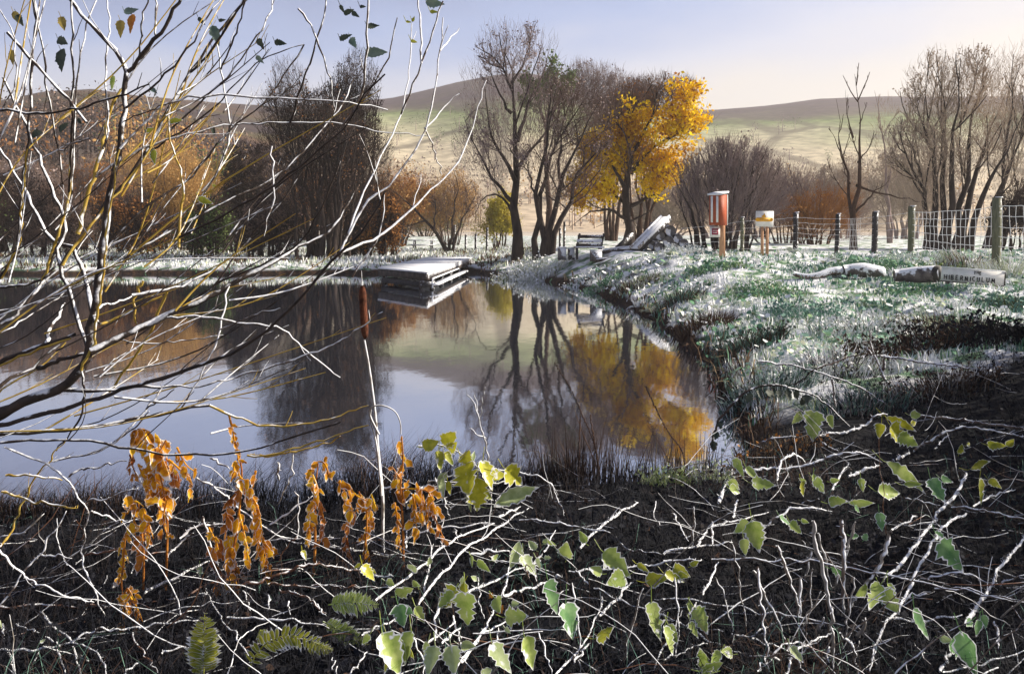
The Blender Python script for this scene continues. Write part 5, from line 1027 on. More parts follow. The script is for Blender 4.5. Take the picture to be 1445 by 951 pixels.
# thinner whips fanning up and to the right between the traced stems
for i_ in range(64):
    x0 = rng.uniform(-60, 330); y0 = rng.uniform(120, 620) ; a_ = rng.uniform(.55, 1.45) if y0 < 420 else rng.uniform(.10, .75); L_ = rng.uniform(150, 420) * (1.1 - .4 * (x0 > 200)); x1 = x0 + math.cos(a_) * L_; y1 = y0 - math.sin(a_) * L_
    if x1 > 560: continue
    bend = rng.uniform(-.10, .10) * L_; Y0 = WY + rng.uniform(-.35, .7); pts = [(x0, y0), (x0 * .6 + x1 * .4 - bend * .6, y0 * .6 + y1 * .4 - bend), (x1, y1)]
    q = curve3(pts, [Y0, Y0 + .1, Y0 + rng.uniform(-.2, .5)], 14); m_ = MB(); m_.tube(q, np.linspace(rng.uniform(2.4, 3.6), 1.1, 14) * WY / F / 2, 5)
    S, D, LL = spawn(q[None], np.array([1.0]), 4, .5, .14, up=.3); m_.tubes(grow(S, D, np.clip(LL, .05, .25), 4, .06, .03), np.tile(np.linspace(.0018, .0009, 5), (4, 1)), 4)
    m_.build('branch', M[['twig_frost', 'twig_gold', 'twig_frost', 'twig_gold', 'twig_white'][i_ % 5]], wil, smooth=True)
for x, y, L_, an, mt in LV:
    m_ = MB(); Yv = WY + rng.uniform(-.1, .3); k = Yv / F; leafgrid(m_, P(x, y, Yv), L_ * k, L_ * .55 * k, R(an), rng.uniform(-.4, .4), rng.uniform(-.3, .3), 'ovate'); p0 = P(x, y, Yv); m_.tube([p0 + (-.01, 0, .025), p0], .0012, 4); m_.build('leaf', M[mt], wil, smooth=True)

# ------------------------------------------------------------------ cattail
Yc = 3.95; k = Yc / F
ct = thing('cattail', on_ground(541, Yc), 'tall cattail with a brown velvety head rising on a pale stem from the near bank', 'cattail')
g0 = on_ground(541, Yc); st_ = [P(514, 480, Yc), P(521, 520, Yc), P(529, 580, Yc), P(534, 640, Yc), P(540, 700, Yc), P(540, 760, Yc), g0]
m_ = MB(); m_.tube(chain(st_, 24), np.linspace(.0055, .0085, 24), 8); m_.build('stem', M['stem_grey'], ct, smooth=True)
m_ = MB(); hd = chain([P(511, 403, Yc), P(513, 440, Yc), P(515.5, 478, Yc)], 14); rr = np.array([.35, .85, 1, 1, 1, 1, 1, 1, 1, 1, 1, 1, .85, .35]) * 5.4 * k; m_.tube(hd, rr, 14, cap=True); m_.build('seed_head', M['cattail'], ct, smooth=True)
m_ = MB(); m_.tube([P(510, 382, Yc), P(511, 404, Yc)], [.001, .003], 5); m_.build('tip', M['stem_grey'], ct)
for pts, w_ in ((g4b([(165, 640), (130, 570), (128, 530), (170, 517), (230, 540), (255, 590), (258, 640)]), 3.2), (g4b([(175, 900), (165, 780), (150, 660), (128, 580), (132, 535)]), 4)):
    m_ = MB(); q = curve3(pts, [Yc - .02] * len(pts)); m_.tube(q, np.linspace(w_, w_ * .4, len(q)) * k / 2, 6); m_.build('leaf_blade', M['stem_grey'], ct, smooth=True)

# ------------------------------------------------------------------ orange withered plants
def frond(mb, pts, Yv, wpx, mt=0, dens=1.0):
    k = Yv / F; q = curve3(pts, [Yv + rng.uniform(-.06, .06)] * len(pts), 40); s = np.linalg.norm(np.diff(q, axis=0), axis=1).sum(); n = max(3, int(s / (5.2 * k) * dens))
    mb.tube(q, np.linspace(.005, .002, 40), 5, mt)
    for j in range(n):
        t = (j + rng.uniform(0, 1)) / n; i_ = min(int(t * 38), 38); d_ = q[i_ + 1] - q[i_]; a_ = math.atan2(d_[2], d_[0]); a_ = a_ + rng.uniform(.25, 1.0) * (1 if rng.random() < .5 else -1)
        if rng.random() < .6: a_ = -math.pi / 2 + rng.uniform(-.45, .45)
        L_ = wpx * k * rng.uniform(1.0, 1.8); leafgrid(mb, q[i_] + (0, rng.uniform(-.03, .03), 0), L_, L_ * rng.uniform(.45, .72), a_, rng.uniform(-.9, .9), rng.uniform(-.5, .5), 'ragged', mt, curl=rng.uniform(.1, .6), fold=rng.uniform(0, .7), nt=8)
OP = [('hanging orange-gold withered plant with the broadest leaf cluster, leftmost of the tall ones', 3.55, g6([(600, 105), (570, 180), (600, 330), (605, 480), (590, 800)]), [(g6([(480, 110), (500, 65), (545, 75)]), 13), (g6([(510, 140), (560, 95), (605, 125)]), 15), (g6([(575, 110), (570, 160), (560, 240), (600, 300), (630, 330)]), 22), (g6([(600, 170), (640, 220), (650, 270)]), 12), (g6([(605, 320), (590, 390), (610, 465)]), 9), (g6([(640, 130), (670, 190), (700, 215)]), 10), (g6([(610, 175), (650, 210), (690, 250), (680, 330)]), 8), (g6([(475, 145), (480, 200), (500, 240)]), 9), (g6([(500, 190), (530, 270), (555, 340)]), 7)]),
      ('golden withered tuft hanging below the leftmost orange plant', 3.45, g6([(500, 330), (515, 460), (520, 560), (510, 860)]), [(g6([(460, 370), (485, 325), (520, 345)]), 12), (g6([(490, 340), (485, 400), (490, 450)]), 12), (g6([(515, 350), (540, 410), (555, 460)]), 12), (g6([(520, 420), (515, 480), (520, 530)]), 13)]),
      ('narrow single orange leaf strip left of the golden tuft', 3.4, g6([(455, 440), (445, 560), (440, 640), (470, 860)]), [(g6([(458, 440), (445, 500), (445, 560), (438, 620)]), 10)]),
      ('lowest orange forked leaf at the bottom left among dark twigs', 3.2, g6([(465, 640), (480, 760), (520, 850), (565, 930)]), [(g6([(440, 690), (460, 640), (485, 680)]), 11), (g6([(450, 670), (445, 730), (450, 770)]), 8), (g6([(470, 670), (500, 720), (515, 760)]), 9), (g6([(485, 790), (505, 830), (525, 860)]), 6)]),
      ('tall orange spike plant with spotted leaves pouring down to a wide foot', 3.5, g6([(828, 12), (850, 110), (875, 220), (860, 400), (830, 600), (820, 760)]), [(g6([(828, 12), (845, 90), (865, 190)]), 7), (g6([(850, 180), (870, 240), (900, 250)]), 14), (g6([(925, 215), (915, 270), (905, 290)]), 10), (g6([(880, 270), (850, 300), (825, 340), (815, 440)]), 12), (g6([(890, 290), (930, 340), (945, 430), (960, 520), (985, 600)]), 13), (g6([(865, 370), (885, 450), (900, 545)]), 11), (g6([(925, 420), (940, 500), (950, 570)]), 9), (g6([(785, 460), (775, 530), (790, 590), (800, 640)]), 14), (g6([(825, 450), (840, 540), (850, 600), (860, 650)]), 15), (g6([(755, 420), (775, 460), (790, 500)]), 7), (g6([(800, 590), (830, 620), (850, 650)]), 13)]),
      ('small orange plant with a hooked curled top, between the tall spike and the cattail', 3.65, g6([(1150, 190), (1140, 300), (1140, 480), (1130, 640)]), [(g6([(1190, 240), (1175, 190), (1140, 185), (1120, 220)]), 10), (g6([(1130, 230), (1150, 280), (1150, 310)]), 11), (g6([(1140, 310), (1125, 370), (1115, 430), (1110, 475)]), 11), (g6([(1155, 330), (1170, 400), (1165, 480)]), 11)]),
      ('ragged rust-orange plant just left of the cattail stem', 3.75, g7([(170, 290), (200, 380), (190, 520), (190, 700)]), [(g7([(100, 250), (125, 310), (145, 370)]), 11), (g7([(130, 270), (170, 310), (230, 330)]), 10), (g7([(215, 320), (205, 400), (190, 520)]), 11), (g7([(150, 380), (125, 430), (135, 500), (150, 565)]), 9), (g7([(175, 320), (160, 360), (140, 385)]), 9), (g7([(215, 300), (232, 350)]), 8)]),
      ('orange plant with a slim top and spreading skirt just right of the cattail stem', 3.75, g7([(325, 90), (330, 180), (320, 280), (330, 420), (330, 620)]), [(g7([(325, 95), (320, 140), (345, 180)]), 9), (g7([(330, 190), (310, 230), (320, 270)]), 11), (g7([(310, 285), (360, 280), (425, 295), (445, 370)]), 13), (g7([(430, 330), (455, 410), (485, 475)]), 8), (g7([(300, 330), (310, 400), (318, 500)]), 8), (g7([(365, 300), (375, 370), (380, 440)]), 12), (g7([(400, 300), (415, 370), (430, 430)]), 10), (g7([(320, 245), (290, 200)]), 7)])]
for lab, Yv, stem_, frs in OP:
    r0 = thing('withered_plant', on_ground(stem_[-1][0], Yv), lab, 'plant', 'orange withered plants at the near water edge'); g0 = on_ground(stem_[-1][0], Yv)
    q = np.vstack([curve3(stem_, [Yv] * len(stem_), 16), g0[None]]); m_ = MB(); m_.tube(q, np.linspace(.003, .007, 17), 6); m_.build('stem', M['withered_red'], r0)
    for j, (pts, w_) in enumerate(frs): m_ = MB(); frond(m_, pts, Yv, w_); m_.build('hanging_leaves', M['withered' if j % 4 != 3 else 'withered_red'], r0)

# ------------------------------------------------------------------ brambles: canes and leaves
def cane(root, pts, w_, mt='twig_white', mode='lie', Yv=None, buds=True):
    n = len(pts)
    if mode == 'stand':
        b_ = max(pts, key=lambda p_: p_[1]); Yb = Yv or min(ground_hit(b_[0], b_[1], .02), 5.4); dr = rng.uniform(-.25, .25); Ys = [Yb + dr * abs(p_[1] - b_[1]) / 150 for p_ in pts]
    elif Yv: Ys = [Yv + rng.uniform(-.05, .05) for _ in pts]
    else:
        Y0, Y1 = [min(ground_hit(*p_, .05), 5.6 if p_[0] < 1040 else 9) * .985 for p_ in (pts[0], pts[-1])]
        s = np.concatenate([[0], np.cumsum([math.dist(a, b_) for a, b_ in zip(pts[:-1], pts[1:])])]); s /= s[-1]; Ys = [1 / ((1 - t) / Y0 + t / Y1) for t in s]
        Ys = [min(Yq, ground_hit(x, y, .03)) for Yq, (x, y) in zip(Ys, pts)]
    q = curve3(pts, Ys); k = len(q); q[1:-1] += rng.normal(size=(k - 2, 3)) * .004; rad = w_ * .68 * np.mean(Ys) / F / 2
    m_ = MB(); kk = max(k, int(np.linalg.norm(np.diff(q, axis=0), axis=1).sum() / .012)); q = chain(q, kk); rr = np.interp(np.linspace(0, 1, kk), [0, .03, .9, 1], [rad * .7, rad * 1.05, rad * .75, rad * .35]) * (1 + rng.normal(size=kk) * .13); k = kk; q[1:-1] += rng.normal(size=(k - 2, 3)) * rad * .16; m_.tube(q, rr, 7, cap=True)
    L = np.linalg.norm(np.diff(q, axis=0), axis=1).sum()
    if buds:
        ns = int(L * 22)
        if ns: S, D, LL = spawn(q[None], np.array([L]), ns, 1.1, .1, t0=0.02, up=.3); m_.tubes(np.stack([S, S + D * rad * 2.6], 1), np.tile([rad * .45, rad * .12], (ns, 1)), 4)
        ns = int(L * 2.2)
        if ns: S, D, LL = spawn(q[None], np.array([L]), ns, .7, .16, t0=0.1, up=.2); m_.tubes(grow(S, D, np.clip(LL, .04, .18), 4, .15, .05), np.tile(np.linspace(rad * .45, rad * .2, 5), (ns, 1)), 4)
    m_.build('cane', M[mt], root, smooth=True); return q
def leafat(root, px, py, size, an, mt, kind='lobed', Yv=None, asp=.85):
    if kind == 'lance': asp = .36
    else: asp = asp * rng.uniform(.72, 1.1); size = size * rng.uniform(.85, 1.12)
    if kind == 'lobed': kind = ['lobed', 'ovate', 'lobed'][int(rng.integers(3))]
    Yv = Yv or min(ground_hit(px, py + 16, .05), 5.5 if px < 1040 else 8) * .97; k = Yv / F; L_ = size * k; a_ = R(an)
    c = P(px, py, Yv) - np.array([math.cos(a_), 0, math.sin(a_)]) * L_ * .5; g = gz(c[0], c[1]) + .01
    if c[2] < g: c[2] = g
    m_ = MB(); leafgrid(m_, c, L_, L_ * asp, a_, rng.uniform(-.9, .9), rng.uniform(-.7, .3), kind, curl=rng.uniform(.05, .7), fold=rng.uniform(.05, .6))
    m_.tube(chain([c - np.array([math.cos(a_), 0, math.sin(a_) - .4]) * L_ * .45, c - np.array([math.cos(a_), 0, math.sin(a_)]) * L_ * .15, c], 5), .0016, 5); m_.build('leaf', M[mt], root, smooth=True)
def cpx(canes):
    a = np.array([p_ for c in canes for p_ in c[0]]); return a.mean(0)
def bramble(name, label, cat, canes, leaves=(), group='frosted brambles along the near bank'):
    x, y = cpx(canes); Yv = min(ground_hit(x, max(y, 640), 0), 5.4); r0 = thing(name, on_ground(x, Yv), label, cat, group)
    for c in canes: cane(r0, *c[:2], **(c[2] if len(c) > 2 else {}))
    for l_ in leaves:
        leafat(r0, *l_)
        if l_[2] > 20 and len(l_) == 5:       # side leaflets
            for s2 in (-1, 1):
                if rng.random() < .42: leafat(r0, l_[0] + s2 * l_[2] * rng.uniform(.45, .75), l_[1] - l_[2] * rng.uniform(.1, .5), l_[2] * rng.uniform(.45, .65), l_[3] + s2 * rng.uniform(25, 70), l_[4], 'ovate')
    return r0
W_ = dict(mt='twig_white'); Bn = dict(mt='twig_brown'); Gd = dict(mt='twig_gold'); Fr = dict(mt='twig_frost'); ST = dict(mode='stand')
def y_(v, **k): return dict(Yv=v, **k)
bramble('bramble', 'white and rusty twigs tangled over dark water at the left edge', 'bramble', [
    (g6([(15, 130), (160, 185), (240, 245), (300, 330), (320, 390), (290, 520), (345, 650), (375, 760), (380, 950)]), 4, y_(3.3)), (g6([(5, 290), (100, 320), (280, 350)]), 5, y_(3.3, mt='twig_gold')), (g6([(0, 490), (50, 410), (130, 240), (240, 100)]), 4, y_(3.4, mt='twig_gold')),
    (g6([(175, 185), (390, 130), (540, 0)]), 4, y_(3.5)), (g6([(245, 240), (300, 210), (460, 180)]), 4, y_(3.4)), (g6([(310, 330), (500, 280)]), 4, y_(3.35)), (g6([(-30, 730), (150, 500), (240, 360)]), 4, y_(3.2)), (g6([(20, 232), (130, 235), (225, 250)]), 5, y_(3.35, mt='twig_gold')), (g6([(145, 515), (260, 532)]), 4, y_(3.25)),
    (g6([(-20, 480), (80, 590), (200, 650), (340, 690)]), 5, y_(3.1)), (g6([(330, 360), (420, 390), (470, 400)]), 4, y_(3.3)), (g6([(-20, 465), (100, 425), (160, 370)]), 4, y_(3.5, mt='stem_grey')), (g6([(0, 700), (160, 600), (430, 400)]), 2.5, y_(3.5, mt='stem_grey')), (g6([(60, 650), (200, 560), (420, 430)]), 2, y_(3.6, mt='stem_grey'))])
bramble('bramble', 'long pale cane turning rusty that crosses the bottom left corner', 'bramble', [
    (g6([(-40, 715), (120, 702), (300, 705), (440, 700), (650, 680), (745, 630), (880, 600)]), 5, dict(mt='twig_brown')), (g6([(-40, 862), (150, 860), (250, 840), (340, 800), (480, 785), (600, 765), (720, 755)]), 5, W_), (g6([(145, 725), (250, 830), (340, 870), (385, 960)]), 5, W_), (g6([(60, 770), (140, 800)]), 5, W_),
    (g6([(30, 870), (50, 960)]), 5, ST), (g6([(90, 960), (140, 870)]), 4, ST), (g6([(205, 860), (240, 960)]), 4, ST), (g6([(265, 850), (290, 960)]), 5, ST), (g6([(500, 910), (440, 955)]), 4, W_), (g6([(585, 875), (660, 850)]), 5, W_), (g6([(480, 800), (520, 880), (570, 945)]), 4, Bn), (g6([(0, 760), (15, 810)]), 5, W_), (g6([(165, 815), (215, 845)]), 4, W_)],
    [(*g6([(155, 830)])[0], 9, 40, 'leaf_pale'), (*g6([(15, 765)])[0], 12, -30, 'leaf_pale')])
bramble('bramble', 'red-brown cane with white side shoots below the tall orange spike', 'bramble', [
    (g6([(870, 632), (980, 600), (1060, 570), (1130, 555), (1240, 570), (1330, 580)]), 6, Bn), (g6([(970, 625), (1080, 632), (1230, 630), (1300, 640)]), 4, Bn), (g6([(1010, 645), (1100, 670), (1180, 730)]), 5, Bn), (g6([(745, 640), (790, 740), (850, 810), (910, 900)]), 4, W_), (g6([(820, 745), (1000, 750), (1190, 785)]), 5, W_),
    (g6([(520, 660), (650, 590), (760, 540)]), 6, W_), (g6([(300, 525), (450, 500), (560, 515), (620, 500)]), 4, y_(3.5, mt='twig_brown')), (g6([(650, 460), (720, 415), (850, 408)]), 5, y_(3.7)), (g6([(605, 530), (660, 470), (700, 440)]), 4, y_(3.7)), (g6([(820, 960), (870, 820), (975, 760)]), 2.5, dict(mt='stem_grey')), (g6([(520, 760), (680, 705), (900, 690)]), 2.5, dict(mt='stem_grey')),
    (g6([(720, 660), (750, 660)]), 5, W_), (g6([(880, 650), (905, 720)]), 4, W_), (g6([(970, 665), (975, 710)]), 4, W_), (g6([(1045, 690), (1050, 735)]), 4, W_)], [(*g6([(722, 580)])[0], 14, -90, 'leaf_pale'), (*g6([(1095, 520)])[0], 14, -80, 'leaf_yellow')])
bramble('bramble', 'thin white twigs linking the tall orange spike and the hooked orange plant', 'bramble', [
    (g6([(710, 240), (800, 290), (860, 350), (960, 420), (1050, 460), (1230, 458)]), 4, y_(3.8)), (g6([(975, 410), (1130, 305)]), 4, y_(3.8)), (g6([(760, 170), (830, 210)]), 4, y_(3.8)), (g6([(905, 155), (1000, 160), (1180, 115), (1230, 90)]), 4, y_(3.9, mt='twig_gold')), (g6([(1060, 150), (1050, 240), (1000, 340)]), 3, y_(3.8, mt='stem_grey')),
    (g6([(1075, 460), (1080, 330), (1065, 290)]), 3, y_(3.8)), (g6([(840, 490), (980, 465), (1200, 492), (1280, 495)]), 4, y_(3.9)), (g6([(980, 590), (1030, 500), (1075, 450)]), 3, y_(3.75, mt='twig_brown')), (g6([(735, 380), (750, 430), (790, 560)]), 5, y_(3.7)), (g6([(1005, 185), (1010, 250)]), 5, y_(3.9))])
bramble('bramble', 'straight white canes crossing diagonally right of the cattail foot', 'bramble', [
    (g7([(-20, 478), (250, 515), (520, 520)]), 4, W_), (g7([(0, 455), (100, 460)]), 5, W_), (g7([(230, 685), (400, 560), (500, 470), (660, 405)]), 5, W_), (g7([(385, 700), (480, 570), (600, 470), (785, 350)]), 5, W_), (g7([(320, 470), (450, 425), (660, 405)]), 4, W_), (g7([(405, 655), (440, 480)]), 4, W_), (g7([(570, 518), (715, 505)]), 6, W_), (g7([(340, 495), (345, 430)]), 4, W_), (g7([(515, 425), (530, 470)]), 4, W_), (g7([(220, 595), (295, 598)]), 5, W_), (g7([(0, 630), (120, 635), (240, 640)]), 4, Bn), (g7([(675, 382), (755, 345)]), 5, W_)],
    [(*g7([(375, 550)])[0], 24, 60, 'leaf_pale'), (*g7([(195, 590)])[0], 24, -70, 'leaf_yellow'), (*g7([(630, 548)])[0], 26, -10, 'leaf_lime'), (*g7([(340, 640)])[0], 32, 40, 'leaf_lime'), (*g7([(325, 735)])[0], 28, -70, 'leaf_green'), (*g7([(392, 735)])[0], 26, -60, 'leaf_lime')])
bramble('bramble', 'pale-leaved bramble at the bottom edge, left of centre', 'bramble', [
    (g7([(180, 810), (300, 750)]), 5, W_), (g7([(130, 960), (200, 870)]), 4, W_), (g7([(445, 830), (450, 730), (520, 680), (640, 620)]), 5, W_), (g7([(400, 860), (520, 760)]), 4, W_), (g7([(510, 740), (530, 810), (550, 860)]), 5, W_), (g7([(265, 830), (350, 810), (400, 900), (405, 960)]), 5, W_), (g7([(0, 770), (90, 780)]), 3, W_), (g7([(0, 685), (50, 735)]), 5, W_), (g7([(470, 840), (540, 780)]), 5, W_), (g7([(75, 890), (90, 950)]), 3, W_)],
    [(*g7([(268, 880)])[0], 50, -80, 'leaf_lime'), (*g7([(305, 870)])[0], 40, -60, 'leaf_olive'), (*g7([(370, 850)])[0], 38, -80, 'leaf_lime'), (*g7([(455, 895)])[0], 38, -80, 'leaf_pale'), (*g7([(515, 890)])[0], 34, -75, 'leaf_pale'), (*g7([(485, 680)])[0], 44, -140, 'leaf_olive'), (*g7([(560, 715)])[0], 42, -85, 'leaf_lime'), (*g7([(545, 620)])[0], 22, 90, 'leaf_pale')])
bramble('bramble', 'bramble with two green heart-shaped leaves at the bottom centre', 'bramble', [
    (g7([(540, 910), (620, 800), (680, 680)]), 5, W_), (g7([(500, 960), (600, 820), (740, 740)]), 4, W_), (g7([(780, 830), (820, 805), (850, 880), (868, 950)]), 4, W_), (g7([(600, 600), (610, 700), (625, 750)]), 3, W_), (g7([(665, 880), (675, 780)]), 4, W_), (g7([(690, 665), (720, 550)]), 4, W_), (g7([(690, 665), (780, 640), (870, 615)]), 6, W_), (g7([(560, 660), (700, 590), (830, 540)]), 4, W_), (g7([(880, 600), (905, 600)]), 6, W_), (g7([(940, 620), (960, 750), (970, 950)]), 4, ST), (g7([(880, 955), (1000, 820), (1050, 670)]), 4, W_)],
    [(*g7([(665, 890)])[0], 42, -75, 'leaf_pale'), (*g7([(778, 870)])[0], 42, -80, 'leaf_lime'), (*g7([(868, 665)])[0], 44, -75, 'leaf_green'), (*g7([(912, 755)])[0], 44, -95, 'leaf_green'), (*g7([(740, 692)])[0], 14, 20, 'leaf_pale'), (*g7([(745, 735)])[0], 38, 10, 'leaf_lime'), (*g7([(683, 712)])[0], 15, 60, 'leaf_rust'), (*g7([(652, 660)])[0], 10, 60, 'leaf_rust'), (*g7([(635, 945)])[0], 16, 20, 'leaf_pale'), (*g7([(712, 790)])[0], 10, -30, 'leaf_pale')])
bramble('bramble', 'bramble with round pale leaves where white canes cross, centre of the near bank', 'bramble', [
    (g7([(750, 395), (850, 400), (1080, 440)]), 5, W_), (g7([(970, 495), (1050, 410), (1180, 330)]), 6, W_), (g7([(800, 550), (845, 500), (882, 430)]), 4, W_), (g7([(930, 578), (1030, 575), (1150, 565), (1333, 540)]), 5, W_), (g7([(955, 578), (1000, 625)]), 6, W_), (g7([(1100, 455), (1140, 500), (1230, 515), (1333, 512)]), 5, W_), (g7([(660, 542), (720, 545)]), 4, W_)],
    [(*g7([(745, 505)])[0], 30, 70, 'leaf_pale'), (*g7([(768, 560)])[0], 32, -85, 'leaf_pale'), (*g7([(930, 487)])[0], 30, 80, 'leaf_lime'), (*g7([(1098, 545)])[0], 38, -40, 'leaf_lime'), (*g7([(1090, 605)])[0], 34, -170, 'leaf_lime'), (*g7([(855, 528)])[0], 11, 10, 'leaf_pale'), (*g7([(848, 468)])[0], 10, 50, 'leaf_pale'), (*g7([(1250, 600)])[0], 34, 20, 'leaf_olive'), (*g7([(1308, 605)])[0], 26, -30, 'leaf_olive')])
bramble('bramble', 'bramble with drooping pointed leaves, bottom right of centre', 'bramble', [
    (g7([(1020, 640), (1150, 700), (1333, 765)]), 5, W_), (g7([(1040, 740), (1155, 620)]), 6, W_), (g7([(1110, 920), (1165, 760), (1200, 640)]), 5, ST), (g7([(950, 910), (1000, 840)]), 5, W_), (g7([(1240, 680), (1333, 678)]), 3, W_), (g7([(1240, 930), (1300, 800), (1340, 720)]), 4, W_), (g8([(75, 740), (110, 690)]), 6, W_), (g8([(30, 600), (45, 760), (40, 905)]), 4, ST), (g8([(-10, 900), (80, 860), (150, 840)]), 3, W_), (g8([(90, 790), (200, 850), (330, 885), (440, 880), (520, 950)]), 6, W_)],
    [(*g7([(1070, 805)])[0], 38, 20, 'leaf_olive'), (*g7([(1228, 745)])[0], 40, -90, 'leaf_lime'), (*g7([(1260, 820)])[0], 36, -110, 'leaf_lime'), (*g8([(140, 740)])[0], 32, -40, 'leaf_lime'), (*g8([(95, 785)])[0], 18, -70, 'leaf_lime'), (*g8([(62, 572)])[0], 30, -10, 'leaf_olive'), (*g8([(1010, 820)])[0], 16, 0, 'leaf_pale')])
bramble('bramble', 'leafy bramble with long arching canes right of the water reeds', 'bramble', [
    (g8([(-10, 540), (130, 538)]), 5, W_), (g8([(-10, 517), (100, 490), (240, 475)]), 5, W_), (g8([(95, 492), (100, 345)]), 6, ST), (g8([(110, 490), (145, 425)]), 5, W_), (g8([(165, 400), (168, 485)]), 5, W_), (g8([(165, 415), (270, 395), (370, 365)]), 4, W_), (g8([(340, 435), (420, 370), (500, 348), (600, 362)]), 5, W_), (g8([(240, 385), (260, 320)]), 5, W_), (g8([(190, 330), (240, 210)]), 7, W_), (g8([(20, 370), (80, 470)]), 5, W_), (g8([(130, 665), (190, 545)]), 5, W_),
    (g8([(245, 225), (330, 212), (480, 202), (560, 180), (600, 160), (700, 150), (780, 185)]), 6, W_), (g8([(400, 250), (410, 195), (450, 160), (490, 170), (500, 205)]), 5, W_), (g8([(270, 165), (380, 100), (470, 92)]), 5, W_), (g8([(490, 332), (555, 318)]), 3, W_)],
    [(*g8([(262, 197)])[0], 26, -60, 'leaf_lime'), (*g8([(250, 248)])[0], 20, 70, 'leaf_lime'), (*g8([(250, 292)])[0], 22, -30, 'leaf_lime'), (*g8([(355, 263)])[0], 34, -5, 'leaf_lime'), (*g8([(325, 450)])[0], 38, -75, 'leaf_lime'), (*g8([(285, 492)])[0], 28, -80, 'leaf_lime'), (*g8([(428, 402)])[0], 18, -50, 'leaf_green'), (*g8([(470, 422)])[0], 26, -45, 'leaf_lime'), (*g8([(500, 240)])[0], 13, 60, 'leaf_lime'), (*g8([(497, 278)])[0], 18, -70, 'leaf_olive'), (*g8([(565, 262)])[0], 26, -30, 'leaf_lime')])
bramble('bramble', 'bramble with a bright triangular leaf under the low arching stem', 'bramble', [
    (g8([(530, 92), (660, 75), (720, 50), (760, 14), (800, 12)]), 6, W_), (g8([(565, 115), (625, 150)]), 5, W_), (g8([(600, 285), (660, 185)]), 4, W_), (g8([(660, 235), (770, 195)]), 7, W_), (g8([(865, 315), (990, 340)]), 5, W_), (g8([(815, 430), (910, 380)]), 4, W_)],
    [(*g8([(525, 52)])[0], 36, -100, 'leaf_lime'), (*g8([(622, 322)])[0], 26, 15, 'leaf_lime'), (*g8([(705, 322)])[0], 34, 10, 'leaf_lime', 'lance'), (*g8([(708, 268)])[0], 20, -80, 'leaf_lime'), (*g8([(812, 298)])[0], 40, -10, 'leaf_lime'), (*g8([(868, 210)])[0], 54, -20, 'leaf_lime', 'lance'), (*g8([(895, 262)])[0], 28, 5, 'leaf_lime', 'lance'), (*g8([(693, 357)])[0], 13, -50, 'leaf_green'), (*g8([(775, 393)])[0], 18, -80, 'leaf_green'), (*g8([(682, 450)])[0], 14, 0, 'leaf_green'), (*g8([(722, 452)])[0], 12, 60, 'leaf_green')])
bramble('bramble', 'yellow-green leafy shoot high on the right slope beside a long white cane', 'bramble', [
    (g8([(895, 145), (960, 100), (1050, 65), (1130, 62), (1300, 92)]), 5, W_), (g8([(905, 15), (1050, 30), (1150, 45), (1300, 62)]), 6, W_), (g8([(970, 135), (1020, 85)]), 3, W_), (g8([(820, 180), (880, 150)]), 6, W_)],
    [(*g8([(905, 14)])[0], 16, 0, 'leaf_lime'), (*g8([(850, 40)])[0], 40, -20, 'leaf_yellow', 'lance'), (*g8([(840, 85)])[0], 34, -50, 'leaf_yellow'), (*g8([(875, 100)])[0], 26, -20, 'leaf_lime'), (*g8([(1062, 132)])[0], 16, 80, 'leaf_olive'), (*g8([(1098, 120)])[0], 10, 20, 'leaf_olive'), (*g8([(1195, 115)])[0], 26, 10, 'leaf_olive'), (*g8([(1150, 190)])[0], 40, 20, 'leaf_olive', 'lance')])
bramble('bramble', 'thick white cane slanting down the right slope with rounded leaves', 'bramble', [
    (g8([(1085, 225), (1050, 300), (1000, 350), (940, 430), (870, 520), (780, 620)]), 7, W_), (g8([(1085, 370), (1000, 420), (960, 480), (900, 600), (850, 690), (770, 820), (735, 940)]), 6, W_), (g8([(1030, 348), (1100, 350), (1300, 392)]), 5, W_), (g8([(1110, 345), (1170, 310), (1260, 285)]), 4, W_), (g8([(820, 750), (950, 755), (1070, 735)]), 6, W_), (g8([(860, 690), (880, 665), (945, 660)]), 5, W_)],
    [(*g8([(970, 282)])[0], 34, -70, 'leaf_green'), (*g8([(1125, 290)])[0], 38, -100, 'leaf_olive'), (*g8([(1035, 500)])[0], 38, -30, 'leaf_green'), (*g8([(742, 665)])[0], 40, -130, 'leaf_lime'), (*g8([(812, 680)])[0], 38, -50, 'leaf_lime'), (*g8([(630, 562)])[0], 26, 10, 'leaf_green'), (*g8([(905, 760)])[0], 32, -80, 'leaf_green')])
bramble('bramble', 'bramble with large dull leaves in the shaded bottom right corner', 'bramble', [
    (g8([(945, 610), (1050, 580), (1120, 600), (1180, 630), (1300, 588)]), 5, W_), (g8([(1080, 770), (1150, 670), (1220, 550), (1300, 455)]), 7, W_), (g8([(990, 940), (1050, 830)]), 7, W_), (g8([(1000, 942), (1130, 915), (1300, 862)]), 4, W_), (g8([(970, 640), (1060, 635), (1150, 660), (1300, 690)]), 4, W_), (g8([(1185, 760), (1200, 860)]), 6, W_)],
    [(*g8([(1020, 822)])[0], 44, 150, 'leaf_green'), (*g8([(1100, 855)])[0], 46, -60, 'leaf_green'), (*g8([(1120, 780)])[0], 24, -110, 'leaf_green')])
